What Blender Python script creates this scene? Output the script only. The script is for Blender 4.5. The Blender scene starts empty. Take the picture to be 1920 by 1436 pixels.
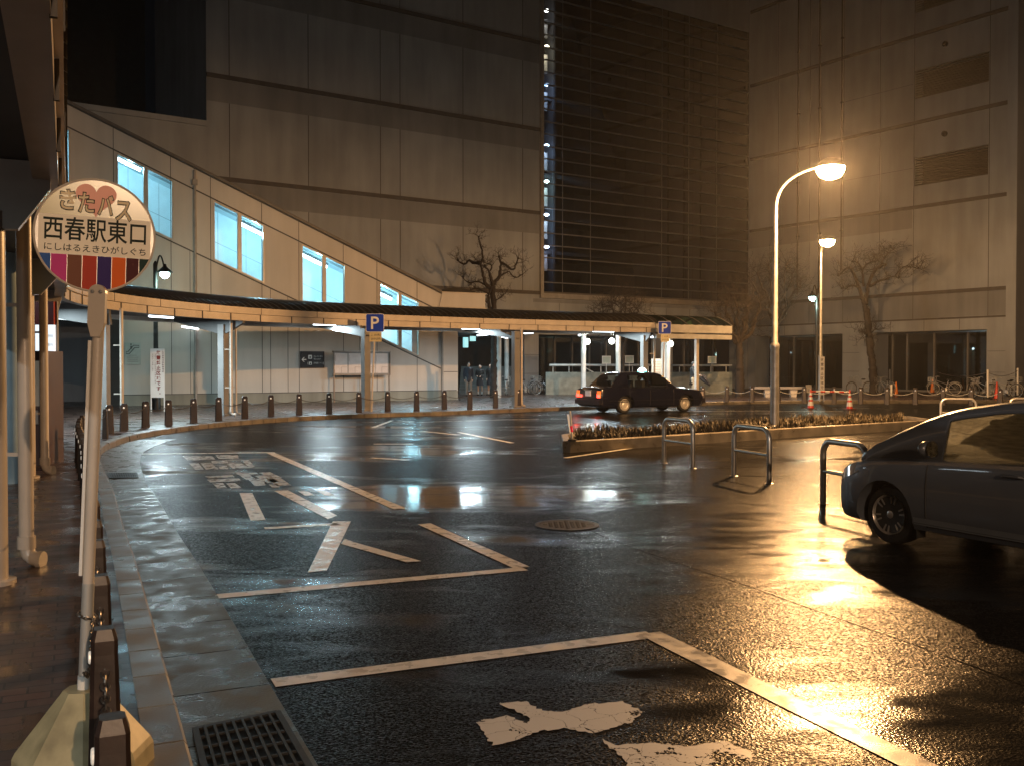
import bpy, bmesh, math, random
from mathutils import Vector, Matrix
R = math.radians
sc = bpy.context.scene
COL = sc.collection

# ------------------------------------------------------------------ camera, world, exposure
F_PX, EYE = 1848.0, 1.62            # pavement is z = 0, the carriageway lies at z = ROAD
ROAD = -0.13
PITCH = math.atan(34.0 / F_PX)
cam = bpy.data.cameras.new('camera')
cam.sensor_width = 36.0
cam.lens = 36.0 * F_PX / 1920.0
cam.clip_start = 0.05
cam.clip_end = 600.0
camo = bpy.data.objects.new('camera', cam)
camo.location = (0, 0, EYE)
camo.rotation_euler = (R(90) - PITCH, 0, 0)
COL.objects.link(camo)
sc.camera = camo
w = bpy.data.worlds.new('World')
sc.world = w
w.use_nodes = True
bg = w.node_tree.nodes['Background']
bg.inputs[0].default_value = (0.55, 0.6, 0.8, 1)
bg.inputs[1].default_value = 0.0025
sc.view_settings.view_transform = 'Standard'
sc.view_settings.look = 'None'
sc.view_settings.exposure = 0.0
sc.view_settings.gamma = 1.0
sc.cycles.use_denoising = True
sc.cycles.denoising_prefilter = 'ACCURATE'
sc.cycles.max_bounces = 8
sc.cycles.glossy_bounces = 4
sc.cycles.transparent_max_bounces = 12
sc.cycles.sample_clamp_indirect = 4.0
sc.cycles.caustics_reflective = False
sc.cycles.caustics_refractive = False

# measured from the photograph: where a sight line meets a plane of the place
_c, _s = math.cos(PITCH), math.sin(PITCH)
def ray(px, py):
    x, z = (px - 960) / F_PX, -(py - 718) / F_PX
    return (x, _c + z * _s, z * _c - _s)
def P(px, py, z=0.0):
    r = ray(px, py); k = (z - EYE) / r[2]
    return Vector((r[0] * k, r[1] * k, z))
def PR(px, py):
    return P(px, py, ROAD)
def PY(px, py, Y):
    r = ray(px, py); k = Y / r[1]
    return Vector((r[0] * k, Y, EYE + r[2] * k))
def PL(px, py, A, d):
    r = ray(px, py)
    D = -r[0] * d[1] + r[1] * d[0]
    k = (-A[0] * d[1] + A[1] * d[0]) / D
    return ((k * r[0] - A[0]) * d[0] + (k * r[1] - A[1]) * d[1]), EYE + k * r[2]

# ------------------------------------------------------------------ materials
MATS = {}
def mat(name, col, rough=0.6, metal=0.0, var=0.15, scale=3.0, bump=0.0, bscale=60.0, coat=0.0, spec=0.5, emit=None, estr=0.0, bdist=0.004, rvar=0.0):
    if name in MATS: return MATS[name]
    m = bpy.data.materials.new(name); m.use_nodes = True
    nt = m.node_tree; b = nt.nodes['Principled BSDF']
    tc = nt.nodes.new('ShaderNodeTexCoord')
    n = nt.nodes.new('ShaderNodeTexNoise'); n.inputs['Scale'].default_value = scale; n.inputs['Detail'].default_value = 6
    nt.links.new(tc.outputs['Object'], n.inputs['Vector'])
    r = nt.nodes.new('ShaderNodeValToRGB')
    r.color_ramp.elements[0].position = .3; r.color_ramp.elements[1].position = .7
    c0 = [max(0, x * (1 - var)) for x in col]; c1 = [min(1, x * (1 + var)) for x in col]
    r.color_ramp.elements[0].color = (*c0, 1); r.color_ramp.elements[1].color = (*c1, 1)
    nt.links.new(n.outputs['Fac'], r.inputs['Fac']); nt.links.new(r.outputs['Color'], b.inputs['Base Color'])
    b.inputs['Roughness'].default_value = rough; b.inputs['Metallic'].default_value = metal
    b.inputs['Specular IOR Level'].default_value = spec
    if rvar:
        mr = nt.nodes.new('ShaderNodeMapRange'); mr.inputs['From Min'].default_value = .35; mr.inputs['From Max'].default_value = .65
        mr.inputs['To Min'].default_value = max(.03, rough - rvar); mr.inputs['To Max'].default_value = min(1, rough + rvar)
        nt.links.new(n.outputs['Fac'], mr.inputs['Value']); nt.links.new(mr.outputs['Result'], b.inputs['Roughness'])
    if coat:
        b.inputs['Coat Weight'].default_value = coat; b.inputs['Coat Roughness'].default_value = .04
    if bump:
        n2 = nt.nodes.new('ShaderNodeTexNoise'); n2.inputs['Scale'].default_value = bscale; n2.inputs['Detail'].default_value = 3
        nt.links.new(tc.outputs['Object'], n2.inputs['Vector'])
        bp = nt.nodes.new('ShaderNodeBump'); bp.inputs['Strength'].default_value = bump; bp.inputs['Distance'].default_value = bdist
        nt.links.new(n2.outputs['Fac'], bp.inputs['Height']); nt.links.new(bp.outputs['Normal'], b.inputs['Normal'])
    if emit:
        b.inputs['Emission Color'].default_value = (*emit, 1); b.inputs['Emission Strength'].default_value = estr
    MATS[name] = m
    return m

def glass(name, tint=(.8, .9, .9), alpha=.85, rough=.03, gcol=(1, 1, 1)):
    if name in MATS: return MATS[name]
    m = bpy.data.materials.new(name); m.use_nodes = True
    nt = m.node_tree; nt.nodes.clear()
    o = nt.nodes.new('ShaderNodeOutputMaterial')
    t = nt.nodes.new('ShaderNodeBsdfTransparent'); t.inputs[0].default_value = (*tint, 1)
    g = nt.nodes.new('ShaderNodeBsdfGlossy'); g.inputs['Roughness'].default_value = rough; g.inputs['Color'].default_value = (*gcol, 1)
    fr = nt.nodes.new('ShaderNodeFresnel'); fr.inputs[0].default_value = 1.5
    ad = nt.nodes.new('ShaderNodeMath'); ad.operation = 'MULTIPLY_ADD'; ad.inputs[1].default_value = alpha; ad.inputs[2].default_value = 1 - alpha
    nt.links.new(fr.outputs[0], ad.inputs[0])
    mx = nt.nodes.new('ShaderNodeMixShader')
    nt.links.new(ad.outputs[0], mx.inputs[0]); nt.links.new(t.outputs[0], mx.inputs[1]); nt.links.new(g.outputs[0], mx.inputs[2])
    nt.links.new(mx.outputs[0], o.inputs[0])
    MATS[name] = m
    return m

def asphalt():
    m = bpy.data.materials.new('wet_asphalt'); m.use_nodes = True
    nt = m.node_tree; b = nt.nodes['Principled BSDF']; L = nt.links.new
    tc = nt.nodes.new('ShaderNodeTexCoord')
    def noise(scale, det=4, dist=0.0, vec=None):
        n = nt.nodes.new('ShaderNodeTexNoise'); n.inputs['Scale'].default_value = scale; n.inputs['Detail'].default_value = det
        n.inputs['Distortion'].default_value = dist
        L(vec or tc.outputs['Object'], n.inputs['Vector']); return n
    def mr(sock, a, b_, c, d):
        q = nt.nodes.new('ShaderNodeMapRange'); q.inputs['From Min'].default_value = a; q.inputs['From Max'].default_value = b_
        q.inputs['To Min'].default_value = c; q.inputs['To Max'].default_value = d; L(sock, q.inputs['Value']); return q.outputs[0]
    mp = nt.nodes.new('ShaderNodeMapping'); mp.inputs['Scale'].default_value = (.45, 1.0, 1.0); L(tc.outputs['Object'], mp.inputs['Vector'])
    big = noise(.42, 7, .3, mp.outputs[0])       # where water stands
    mid = noise(2.6, 6, .6, mp.outputs[0])
    mixn = nt.nodes.new('ShaderNodeMath'); mixn.operation = 'MULTIPLY_ADD'; mixn.inputs[1].default_value = .45
    L(mid.outputs['Fac'], mixn.inputs[0]); L(big.outputs['Fac'], mixn.inputs[2])
    wet = mr(mixn.outputs[0], .56, .72, 0, 1)    # 0 = standing water, 1 = bare wet aggregate
    grav = nt.nodes.new('ShaderNodeTexVoronoi'); grav.inputs['Scale'].default_value = 62; L(tc.outputs['Object'], grav.inputs['Vector'])
    fine = noise(120, 3)
    hsum = nt.nodes.new('ShaderNodeMath'); hsum.operation = 'MULTIPLY_ADD'; hsum.inputs[1].default_value = .9
    L(fine.outputs['Fac'], hsum.inputs[0]); L(grav.outputs['Distance'], hsum.inputs[2])
    bp = nt.nodes.new('ShaderNodeBump'); bp.inputs['Distance'].default_value = .0036
    L(hsum.outputs[0], bp.inputs['Height']); L(mr(wet, 0, 1, .08, .55), bp.inputs['Strength'])
    bp2 = nt.nodes.new('ShaderNodeBump'); bp2.inputs['Distance'].default_value = .006; bp2.inputs['Strength'].default_value = .22
    L(noise(5, 3).outputs['Fac'], bp2.inputs['Height']); L(bp.outputs['Normal'], bp2.inputs['Normal'])
    L(bp2.outputs['Normal'], b.inputs['Normal'])
    L(mr(wet, 0, 1, .07, .27), b.inputs['Roughness'])
    spm = nt.nodes.new('ShaderNodeMath'); spm.operation = 'MULTIPLY'
    L(mr(wet, 0, 1, .5, .14), spm.inputs[0])
    gm = nt.nodes.new('ShaderNodeMix'); gm.data_type = 'FLOAT'; L(wet, gm.inputs[0]); gm.inputs[2].default_value = 1.0
    L(mr(noise(75, 2).outputs['Fac'], .42, .60, .15, 2.1), gm.inputs[3]); L(gm.outputs[0], spm.inputs[1])
    L(spm.outputs[0], b.inputs['Specular IOR Level'])
    cr = nt.nodes.new('ShaderNodeValToRGB')
    cr.color_ramp.elements[0].color = (.004, .004, .0045, 1); cr.color_ramp.elements[1].color = (.016, .015, .014, 1)
    L(grav.outputs['Distance'], cr.inputs['Fac']); L(cr.outputs['Color'], b.inputs['Base Color'])
    df = nt.nodes.new('ShaderNodeBsdfDiffuse'); df.inputs['Color'].default_value = (.010, .0095, .009, 1)
    ms = nt.nodes.new('ShaderNodeMixShader'); mm_ = nt.nodes.new('ShaderNodeMath'); mm_.operation = 'MULTIPLY'
    L(mr(wet, 0, 1, .10, .80), mm_.inputs[0]); L(mr(noise(58, 2).outputs['Fac'], .40, .62, .92, .12), mm_.inputs[1]); L(mm_.outputs[0], ms.inputs[0])
    L(b.outputs[0], ms.inputs[1]); L(df.outputs[0], ms.inputs[2]); L(ms.outputs[0], nt.nodes['Material Output'].inputs['Surface'])
    MATS['wet_asphalt'] = m
    return m

def brick_paving():
    m = bpy.data.materials.new('brick_paving'); m.use_nodes = True
    nt = m.node_tree; b = nt.nodes['Principled BSDF']; L = nt.links.new
    tc = nt.nodes.new('ShaderNodeTexCoord')
    mp = nt.nodes.new('ShaderNodeMapping'); mp.inputs['Rotation'].default_value = (0, 0, R(-24)); L(tc.outputs['Object'], mp.inputs['Vector'])
    br = nt.nodes.new('ShaderNodeTexBrick'); br.inputs['Scale'].default_value = 1.0
    br.inputs['Brick Width'].default_value = .22; br.inputs['Row Height'].default_value = .11; br.inputs['Mortar Size'].default_value = .006
    br.inputs['Color1'].default_value = (.10, .055, .042, 1); br.inputs['Color2'].default_value = (.06, .042, .038, 1); br.inputs['Mortar'].default_value = (.012, .010, .009, 1)
    L(mp.outputs[0], br.inputs['Vector'])
    n = nt.nodes.new('ShaderNodeTexNoise'); n.inputs['Scale'].default_value = 2.2; n.inputs['Detail'].default_value = 5; L(tc.outputs['Object'], n.inputs['Vector'])
    mx = nt.nodes.new('ShaderNodeMixRGB'); mx.blend_type = 'MULTIPLY'; mx.inputs[0].default_value = .7
    rp = nt.nodes.new('ShaderNodeValToRGB'); rp.color_ramp.elements[0].position = .3; rp.color_ramp.elements[0].color = (.45, .42, .42, 1); rp.color_ramp.elements[1].position = .7
    L(n.outputs['Fac'], rp.inputs['Fac']); L(br.outputs['Color'], mx.inputs[1]); L(rp.outputs[0], mx.inputs[2]); L(mx.outputs[0], b.inputs['Base Color'])
    mr = nt.nodes.new('ShaderNodeMapRange'); mr.inputs['From Min'].default_value = .35; mr.inputs['From Max'].default_value = .65
    mr.inputs['To Min'].default_value = .18; mr.inputs['To Max'].default_value = .5; L(n.outputs['Fac'], mr.inputs['Value']); L(mr.outputs[0], b.inputs['Roughness'])
    bp = nt.nodes.new('ShaderNodeBump'); bp.inputs['Strength'].default_value = .6; bp.inputs['Distance'].default_value = .006; bp.invert = True
    L(br.outputs['Fac'], bp.inputs['Height']); L(bp.outputs[0], b.inputs['Normal'])
    MATS['brick_paving'] = m
    return m

def worn_paint():
    m = bpy.data.materials.new('worn_road_paint'); m.use_nodes = True
    nt = m.node_tree; b = nt.nodes['Principled BSDF']; L = nt.links.new
    tc = nt.nodes.new('ShaderNodeTexCoord')
    n = nt.nodes.new('ShaderNodeTexNoise'); n.inputs['Scale'].default_value = 4.5; n.inputs['Detail'].default_value = 8; n.inputs['Roughness'].default_value = .65
    L(tc.outputs['Object'], n.inputs['Vector'])
    vo = nt.nodes.new('ShaderNodeTexVoronoi'); vo.feature = 'DISTANCE_TO_EDGE'; vo.inputs['Scale'].default_value = 5.5; dn = nt.nodes.new('ShaderNodeTexNoise'); dn.inputs['Scale'].default_value = 9; dn.inputs['Detail'].default_value = 4; L(tc.outputs['Object'], dn.inputs['Vector'])
    va = nt.nodes.new('ShaderNodeVectorMath'); va.operation = 'MULTIPLY_ADD'; va.inputs[1].default_value = (.16, .16, 0); L(dn.outputs['Color'], va.inputs[0]); L(tc.outputs['Object'], va.inputs[2]); L(va.outputs[0], vo.inputs['Vector'])
    a = nt.nodes.new('ShaderNodeMath'); a.operation = 'GREATER_THAN'; a.inputs[1].default_value = .46; nf = nt.nodes.new('ShaderNodeTexNoise'); nf.inputs['Scale'].default_value = 70; nf.inputs['Detail'].default_value = 3; L(tc.outputs['Object'], nf.inputs['Vector'])
    sm = nt.nodes.new('ShaderNodeMath'); sm.operation = 'MULTIPLY_ADD'; sm.inputs[1].default_value = .28; L(nf.outputs['Fac'], sm.inputs[0]); L(n.outputs['Fac'], sm.inputs[2])
    a.inputs[1].default_value = .585; L(sm.outputs[0], a.inputs[0])
    c = nt.nodes.new('ShaderNodeMath'); c.operation = 'GREATER_THAN'; c.inputs[1].default_value = .006; L(vo.outputs['Distance'], c.inputs[0])
    mu = nt.nodes.new('ShaderNodeMath'); mu.operation = 'MULTIPLY'; L(a.outputs[0], mu.inputs[0]); L(c.outputs[0], mu.inputs[1])
    L(mu.outputs[0], b.inputs['Alpha'])
    b.inputs['Base Color'].default_value = (.62, .59, .55, 1); b.inputs['Roughness'].default_value = .4
    MATS['worn'] = m
    return m

def wall_mat(name, col, streak=.25, rough=.75):
    m = bpy.data.materials.new(name); m.use_nodes = True
    nt = m.node_tree; b = nt.nodes['Principled BSDF']; L = nt.links.new
    tc = nt.nodes.new('ShaderNodeTexCoord')
    mp = nt.nodes.new('ShaderNodeMapping'); mp.inputs['Scale'].default_value = (1, 1, .12); L(tc.outputs['Object'], mp.inputs['Vector'])
    n = nt.nodes.new('ShaderNodeTexNoise'); n.inputs['Scale'].default_value = 1.6; n.inputs['Detail'].default_value = 7; L(mp.outputs[0], n.inputs['Vector'])
    n2 = nt.nodes.new('ShaderNodeTexNoise'); n2.inputs['Scale'].default_value = .35; n2.inputs['Detail'].default_value = 3; L(tc.outputs['Object'], n2.inputs['Vector'])
    ad = nt.nodes.new('ShaderNodeMath'); ad.operation = 'ADD'; L(n.outputs['Fac'], ad.inputs[0]); L(n2.outputs['Fac'], ad.inputs[1])
    r = nt.nodes.new('ShaderNodeValToRGB'); r.color_ramp.elements[0].position = .35; r.color_ramp.elements[1].position = .65
    hf = nt.nodes.new('ShaderNodeMath'); hf.operation = 'MULTIPLY'; hf.inputs[1].default_value = .5; L(ad.outputs[0], hf.inputs[0]); L(hf.outputs[0], r.inputs['Fac'])
    r.color_ramp.elements[0].color = (*[x * (1 - streak) for x in col], 1); r.color_ramp.elements[1].color = (*[x * (1 + streak * .4) for x in col], 1)
    L(r.outputs[0], b.inputs['Base Color']); b.inputs['Roughness'].default_value = rough
    MATS[name] = m
    return m

ASPH = asphalt(); PAVE = brick_paving(); WORN = worn_paint()
CONC = mat('wet_concrete', (.085, .085, .072), .36, var=.4, scale=5, bump=.8, bscale=70, bdist=.004, rvar=.16, spec=.34)
KERBM = mat('kerb_concrete', (.17, .15, .12), .38, var=.35, scale=3, bump=.4, bscale=90, rvar=.12)
PAINT = mat('road_paint', (.68, .65, .60), .33, var=.12, scale=9, bump=.35, bscale=120, bdist=.002, rvar=.12)
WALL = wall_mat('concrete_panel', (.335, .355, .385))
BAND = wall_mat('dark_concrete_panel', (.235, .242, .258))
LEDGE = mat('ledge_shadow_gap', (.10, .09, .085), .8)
JOINT = mat('panel_joint', (.09, .085, .08), .8)
SWALL = wall_mat('stair_wall_panel', (.58, .55, .51), .18)
PLINTH = wall_mat('plinth_concrete', (.30, .29, .24), .4)
DARK = mat('dark_metal', (.012, .011, .010), .45, metal=.3)
BLACKW = mat('unlit_wall', (.03, .028, .026), .9)  # near-black colour stands in for the darkness of walls without light
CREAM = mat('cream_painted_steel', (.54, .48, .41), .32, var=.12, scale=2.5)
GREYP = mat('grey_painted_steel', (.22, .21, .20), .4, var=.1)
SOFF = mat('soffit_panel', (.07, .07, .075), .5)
ARMM = mat('shaded_bracket_steel', (.10, .095, .09), .45)  # darker than the column grey: the arms' back-lit shade is in the colour
ROOFM = mat('ribbed_roof_metal', (.055, .05, .045), .28, metal=.5, var=.3)
STEEL = mat('stainless_steel', (.60, .58, .54), .34, metal=.75, var=.1, scale=8)
GALV = mat('galvanised_steel', (.45, .44, .42), .42, metal=.8, var=.25, scale=6)
STONE = mat('bollard_stone', (.030, .018, .014), .42, var=.35, scale=14, bump=.3, bscale=40)
WHITE = mat('white_paint', (.75, .74, .70), .35, var=.06)
BLACK = mat('black_rubber', (.012, .012, .012), .6)
REDP = mat('red_plastic', (.62, .05, .02), .35, var=.1)
ORANGEP = mat('orange_plastic', (.85, .22, .02), .4, var=.1)
BARK = mat('bare_bark', (.028, .020, .015), .8, var=.4, scale=12, bump=.6, bscale=30)
TUBE_E = mat('fluorescent_tube', (.9, .95, 1), .4, emit=(.82, .94, 1.0), estr=7)
LENS_E = mat('sodium_lens', (1, .8, .5), .4, emit=(1.0, .60, .20), estr=420)
_n = LENS_E.node_tree; _o = [q for q in _n.nodes if q.type == 'OUTPUT_MATERIAL'][0]; _b = _n.nodes['Principled BSDF']
_t = _n.nodes.new('ShaderNodeBsdfTransparent'); _m = _n.nodes.new('ShaderNodeMixShader'); _m.inputs[0].default_value = .25
_n.links.new(_t.outputs[0], _m.inputs[1]); _n.links.new(_b.outputs[0], _m.inputs[2]); _n.links.new(_m.outputs[0], _o.inputs[0])
CYAN_E = mat('mercury_globe', (.8, 1, .95), .4, emit=(.62, 1.0, .92), estr=28)
GLOBE_E = mat('white_globe', (1, 1, .9), .4, emit=(.95, 1.0, .88), estr=9)
SKIN = mat('skin', (.45, .28, .2), .5)
WINGL = glass('window_glass', (.93, .97, .97), .96)
CURT = glass('curtain_glass', (.50, .52, .55), .985, .02, (.10, .10, .11))

# ------------------------------------------------------------------ mesh helpers
WL = {}
class MB:
    def __init__(s): s.v = []; s.f = []
    def add(s, vs, fs):
        o = len(s.v); s.v += [tuple(q) for q in vs]; s.f += [tuple(i + o for i in f) for f in fs]; return s
    def box(s, c, sz, rz=0.0, m=None):
        hx, hy, hz = sz[0] / 2, sz[1] / 2, sz[2] / 2
        cs, sn = math.cos(rz), math.sin(rz)
        vs = []
        for z in (-hz, hz):
            for x, y in ((-hx, -hy), (hx, -hy), (hx, hy), (-hx, hy)):
                vs.append((c[0] + x * cs - y * sn, c[1] + x * sn + y * cs, c[2] + z))
        if m is not None: vs = [m @ Vector(q) for q in vs]
        return s.add(vs, [(3, 2, 1, 0), (4, 5, 6, 7), (0, 1, 5, 4), (1, 2, 6, 5), (2, 3, 7, 6), (3, 0, 4, 7)])
    def prism(s, poly, off):
        """poly = list of 3-D points (planar, any order), off = extrusion vector"""
        n = len(poly); off = Vector(off)
        vs = [Vector(p) for p in poly] + [Vector(p) + off for p in poly]
        return s.add(vs, [tuple(range(n))[::-1], tuple(range(n, 2 * n))] + [(i, (i + 1) % n, n + (i + 1) % n, n + i) for i in range(n)])
    def tube(s, pts, r, seg=8, closed=False, caps=True, prof=None):
        pts = [Vector(p) for p in pts]; n = len(pts)
        rs = r if isinstance(r, (list, tuple)) else [r] * n
        up = None; rings = []
        for i, p in enumerate(pts):
            a = pts[(i - 1) % n] if (closed or i > 0) else pts[i]
            b = pts[(i + 1) % n] if (closed or i < n - 1) else pts[i]
            t = (b - a).normalized()
            if up is None:
                up = Vector((0, 0, 1)) if abs(t.z) < .9 else Vector((1, 0, 0))
            sd = t.cross(up)
            if sd.length < 1e-6: sd = t.cross(Vector((0, 1, 0)))
            sd.normalize(); up = sd.cross(t).normalized()
            rings.append([p + (sd * math.cos(2 * math.pi * k / seg + math.pi / seg) + up * math.sin(2 * math.pi * k / seg + math.pi / seg)) * rs[i] for k in range(seg)])
        vs = [q for rg in rings for q in rg]; fs = []
        for i in range(n if closed else n - 1):
            j = (i + 1) % n
            for k in range(seg):
                fs.append((i * seg + k, j * seg + k, j * seg + (k + 1) % seg, i * seg + (k + 1) % seg))
        if caps and not closed:
            fs.append(tuple(range(seg))); fs.append(tuple(range((n - 1) * seg, n * seg))[::-1])
        return s.add(vs, fs)
    def lathe(s, prof, c=(0, 0, 0), seg=20, axis='z', m=None):
        vs = []; n = len(prof)
        for r, h in prof:
            for k in range(seg):
                a = 2 * math.pi * k / seg
                q = (r * math.cos(a), r * math.sin(a), h)
                if axis == 'y': q = (q[0], q[2], q[1])
                if axis == 'x': q = (q[2], q[0], q[1])
                q = Vector(q) + Vector(c)
                vs.append(m @ q if m is not None else q)
        fs = [(i * seg + k, i * seg + (k + 1) % seg, (i + 1) * seg + (k + 1) % seg, (i + 1) * seg + k) for i in range(n - 1) for k in range(seg)]
        if prof[0][0] > 1e-5: fs.append(tuple(range(seg))[::-1])
        if prof[-1][0] > 1e-5: fs.append(tuple(range((n - 1) * seg, n * seg)))
        return s.add(vs, fs)
    def ball(s, c, r, seg=14, rings=9, sq=(1, 1, 1)):
        prof = [(r * math.sin(math.pi * i / rings), -r * math.cos(math.pi * i / rings)) for i in range(rings + 1)]
        t = MB().lathe(prof, (0, 0, 0), seg)
        return s.add([(c[0] + q[0] * sq[0], c[1] + q[1] * sq[1], c[2] + q[2] * sq[2]) for q in t.v], t.f)

def mesh(name, mb, m, smooth=False, clean=False):
    me = bpy.data.meshes.new(name)
    me.from_pydata([tuple(q) for q in mb.v], [], mb.f)
    bm = bmesh.new(); bm.from_mesh(me)
    if clean: bmesh.ops.remove_doubles(bm, verts=bm.verts, dist=1e-5)
    bmesh.ops.recalc_face_normals(bm, faces=bm.faces)
    if smooth:
        for f in bm.faces: f.smooth = True
        for e in bm.edges:
            if len(e.link_faces) == 2 and e.calc_face_angle(0) > R(38): e.smooth = False
    bm.to_mesh(me); bm.free()
    me.materials.append(m)
    return me
def obj(name, mb, m, parent=None, smooth=False, local=False, clean=False):
    """mb in world coordinates unless local; a part is stored relative to its thing"""
    me = mb if isinstance(mb, bpy.types.Mesh) else mesh(name, mb, m, smooth, clean)
    o = bpy.data.objects.new(name, me); COL.objects.link(o)
    WL[o] = Vector((0, 0, 0))
    if parent is not None:
        o.parent = parent
        if not local:
            o.location = -WL[parent]
        else:
            WL[o] = WL[parent].copy()
    return o
def tag(o, label, cat, group=None, kind=None):
    if label: o['label'] = label
    if cat: o['category'] = cat
    if group: o['group'] = group
    if kind: o['kind'] = kind
    return o
def thing(name, label, cat, loc=(0, 0, 0), rz=0.0, group=None):
    o = bpy.data.objects.new(name, None); o.empty_display_size = .2; COL.objects.link(o)
    o.location = loc; o.rotation_euler = (0, 0, rz); WL[o] = Vector(loc)
    return tag(o, label, cat, group)
def struct(name, mb, m, smooth=False):
    return tag(obj(name, mb, m, smooth=smooth), None, None, kind='structure')
def recenter(o):
    """put the origin of a one-mesh thing at its base centre"""
    me = o.data; xs = [v.co for v in me.vertices]
    c = Vector(((min(v.x for v in xs) + max(v.x for v in xs)) / 2, (min(v.y for v in xs) + max(v.y for v in xs)) / 2, min(v.z for v in xs)))
    me.transform(Matrix.Translation(-c)); o.location = c; WL[o] = c
    return o
def copy_tree(o, loc=None, rz=None, label=None, group=None, parent=None):
    c = o.copy(); COL.objects.link(c); WL[c] = Vector(loc) if loc is not None else WL[o].copy()
    if parent is not None: c.parent = parent
    if loc is not None: c.location = loc
    if rz is not None: c.rotation_euler = (0, 0, rz)
    if label: c['label'] = label
    if group: c['group'] = group
    for ch in [q for q in list(WL) if q.parent == o]: copy_tree(ch, parent=c)
    return c
def ordn(i):
    return ['first', 'second', 'third', 'fourth', 'fifth', 'sixth', 'seventh', 'eighth', 'ninth', 'tenth', 'eleventh', 'twelfth', 'thirteenth', 'fourteenth',
            'fifteenth', 'sixteenth', 'seventeenth', 'eighteenth', 'nineteenth', 'twentieth', 'twenty-first', 'twenty-second', 'twenty-third', 'twenty-fourth',
            'twenty-fifth', 'twenty-sixth', 'twenty-seventh', 'twenty-eighth', 'twenty-ninth', 'thirtieth'][i]
def text(name, body, height, m, parent, origin, xdir, updir, width=None, align='CENTER', depth=.002, bold=0.0):
    cu = bpy.data.curves.new('lettering', 'FONT'); cu.body = body; cu.size = 1.0; cu.align_x = align; cu.align_y = 'CENTER'; cu.offset = bold
    cu.resolution_u = 3
    o = bpy.data.objects.new('lettering', cu); COL.objects.link(o)
    dg = bpy.context.evaluated_depsgraph_get(); dg.update()
    me = bpy.data.meshes.new_from_object(o.evaluated_get(dg))
    bpy.data.objects.remove(o)
    xs = [v.co.x for v in me.vertices]; ys = [v.co.y for v in me.vertices]
    if not xs: return None
    cx = (min(xs) + max(xs)) / 2; cy = (min(ys) + max(ys)) / 2
    sx = height / max(.01, max(ys) - min(ys))
    sy = sx
    if width: sx = width / (max(xs) - min(xs))
    X = Vector(xdir).normalized(); U = Vector(updir).normalized(); N = X.cross(U).normalized()
    mb = MB(); O = Vector(origin)
    pts = [((v.co.x - (cx if align == 'CENTER' else min(xs))) * sx, (v.co.y - cy) * sy) for v in me.vertices]
    base = [O + X * a + U * b for a, b in pts]
    mb.add([q + N * depth for q in base], [tuple(p.vertices) for p in me.polygons])
    bpy.data.meshes.remove(me)
    me = bpy.data.meshes.new(name); me.from_pydata(mb.v, [], mb.f); me.materials.append(m)
    if parent is None: return me
    o = bpy.data.objects.new(name, me); COL.objects.link(o); o.parent = parent; o.location = -WL[parent]; WL[o] = Vector()
    return o
def catmull(pts, step=.25):
    out = []
    n = len(pts)
    for i in range(n - 1):
        p0 = Vector(pts[max(0, i - 1)]); p1 = Vector(pts[i]); p2 = Vector(pts[i + 1]); p3 = Vector(pts[min(n - 1, i + 2)])
        k = max(1, int((p2 - p1).length / step))
        for j in range(k):
            t = j / k
            out.append(.5 * ((2 * p1) + (p2 - p0) * t + (2 * p0 - 5 * p1 + 4 * p2 - p3) * t * t + (3 * p1 - p0 - 3 * p2 + p3) * t ** 3))
    out.append(Vector(pts[-1]))
    # resample to equal steps
    L = [0]
    for a, b in zip(out, out[1:]): L.append(L[-1] + (b - a).length)
    m = int(L[-1] / step); res = []; j = 0
    for i in range(m + 1):
        d = L[-1] * i / m
        while j < len(L) - 2 and L[j + 1] < d: j += 1
        t = (d - L[j]) / max(1e-9, L[j + 1] - L[j])
        res.append(out[j].lerp(out[j + 1], t))
    return res
def normals(path):
    """unit vector to the left of travel = towards the pavement side"""
    res = []
    for i in range(len(path)):
        a = path[max(0, i - 1)]; b = path[min(len(path) - 1, i + 1)]
        t = (b - a).normalized(); res.append(Vector((-t.y, t.x)))
    return res
def light(kind, name, loc, power, col, size=.1, rot=None, sy=None, spot=None, parent=None):
    l = bpy.data.lights.new(name, kind); l.energy = power; l.color = col
    if kind == 'AREA':
        l.shape = 'RECTANGLE'; l.size = size; l.size_y = sy or size
    else:
        l.shadow_soft_size = size
    if spot: l.spot_size = spot; l.spot_blend = .35
    o = bpy.data.objects.new(name, l); COL.objects.link(o); o.location = loc
    if rot: o.rotation_euler = rot
    if parent is not None:
        o.parent = parent; o.location = Vector(loc) - WL[parent]
    return o
SOD = (1.0, .52, .20)
COOL = (.72, .92, 1.0)

# ------------------------------------------------------------------ ground, kerb, gutter
K = catmull([(4.83, -10), (2.64, -5), (.45, 0), (-1.30, 4), (-3.05, 8), (-3.95, 10), (-5.14, 12.7), (-5.97, 14.5), (-7.2, 17.2), (-8.25, 20), (-8.8, 23.2),
             (-8.60, 26.3), (-7.95, 28.5), (-6.8, 30.6), (-4.9, 32.6), (-2.6, 34.2), (-.7, 35.7), (2.06, 38), (5.0, 40.5), (8.3, 42.9), (12, 44.6), (17, 45), (24, 45), (60, 45)], .25)
KN = normals(K)
struct('road', MB().add([(-90, -60, ROAD), (90, -60, ROAD), (90, 140, ROAD), (-90, 140, ROAD)], [(0, 1, 2, 3)]), ASPH)
ins = [K[i] + KN[i] * .17 for i in range(len(K))]
poly = [(p.x, p.y, 0) for p in ins] + [(60, 139, 0), (-80, 139, 0), (-80, -50, 0), (22, -50, 0)]
struct('pavement', MB().prism(poly[::-1], (0, 0, ROAD + .01)), PAVE)
kb = MB()
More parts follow.
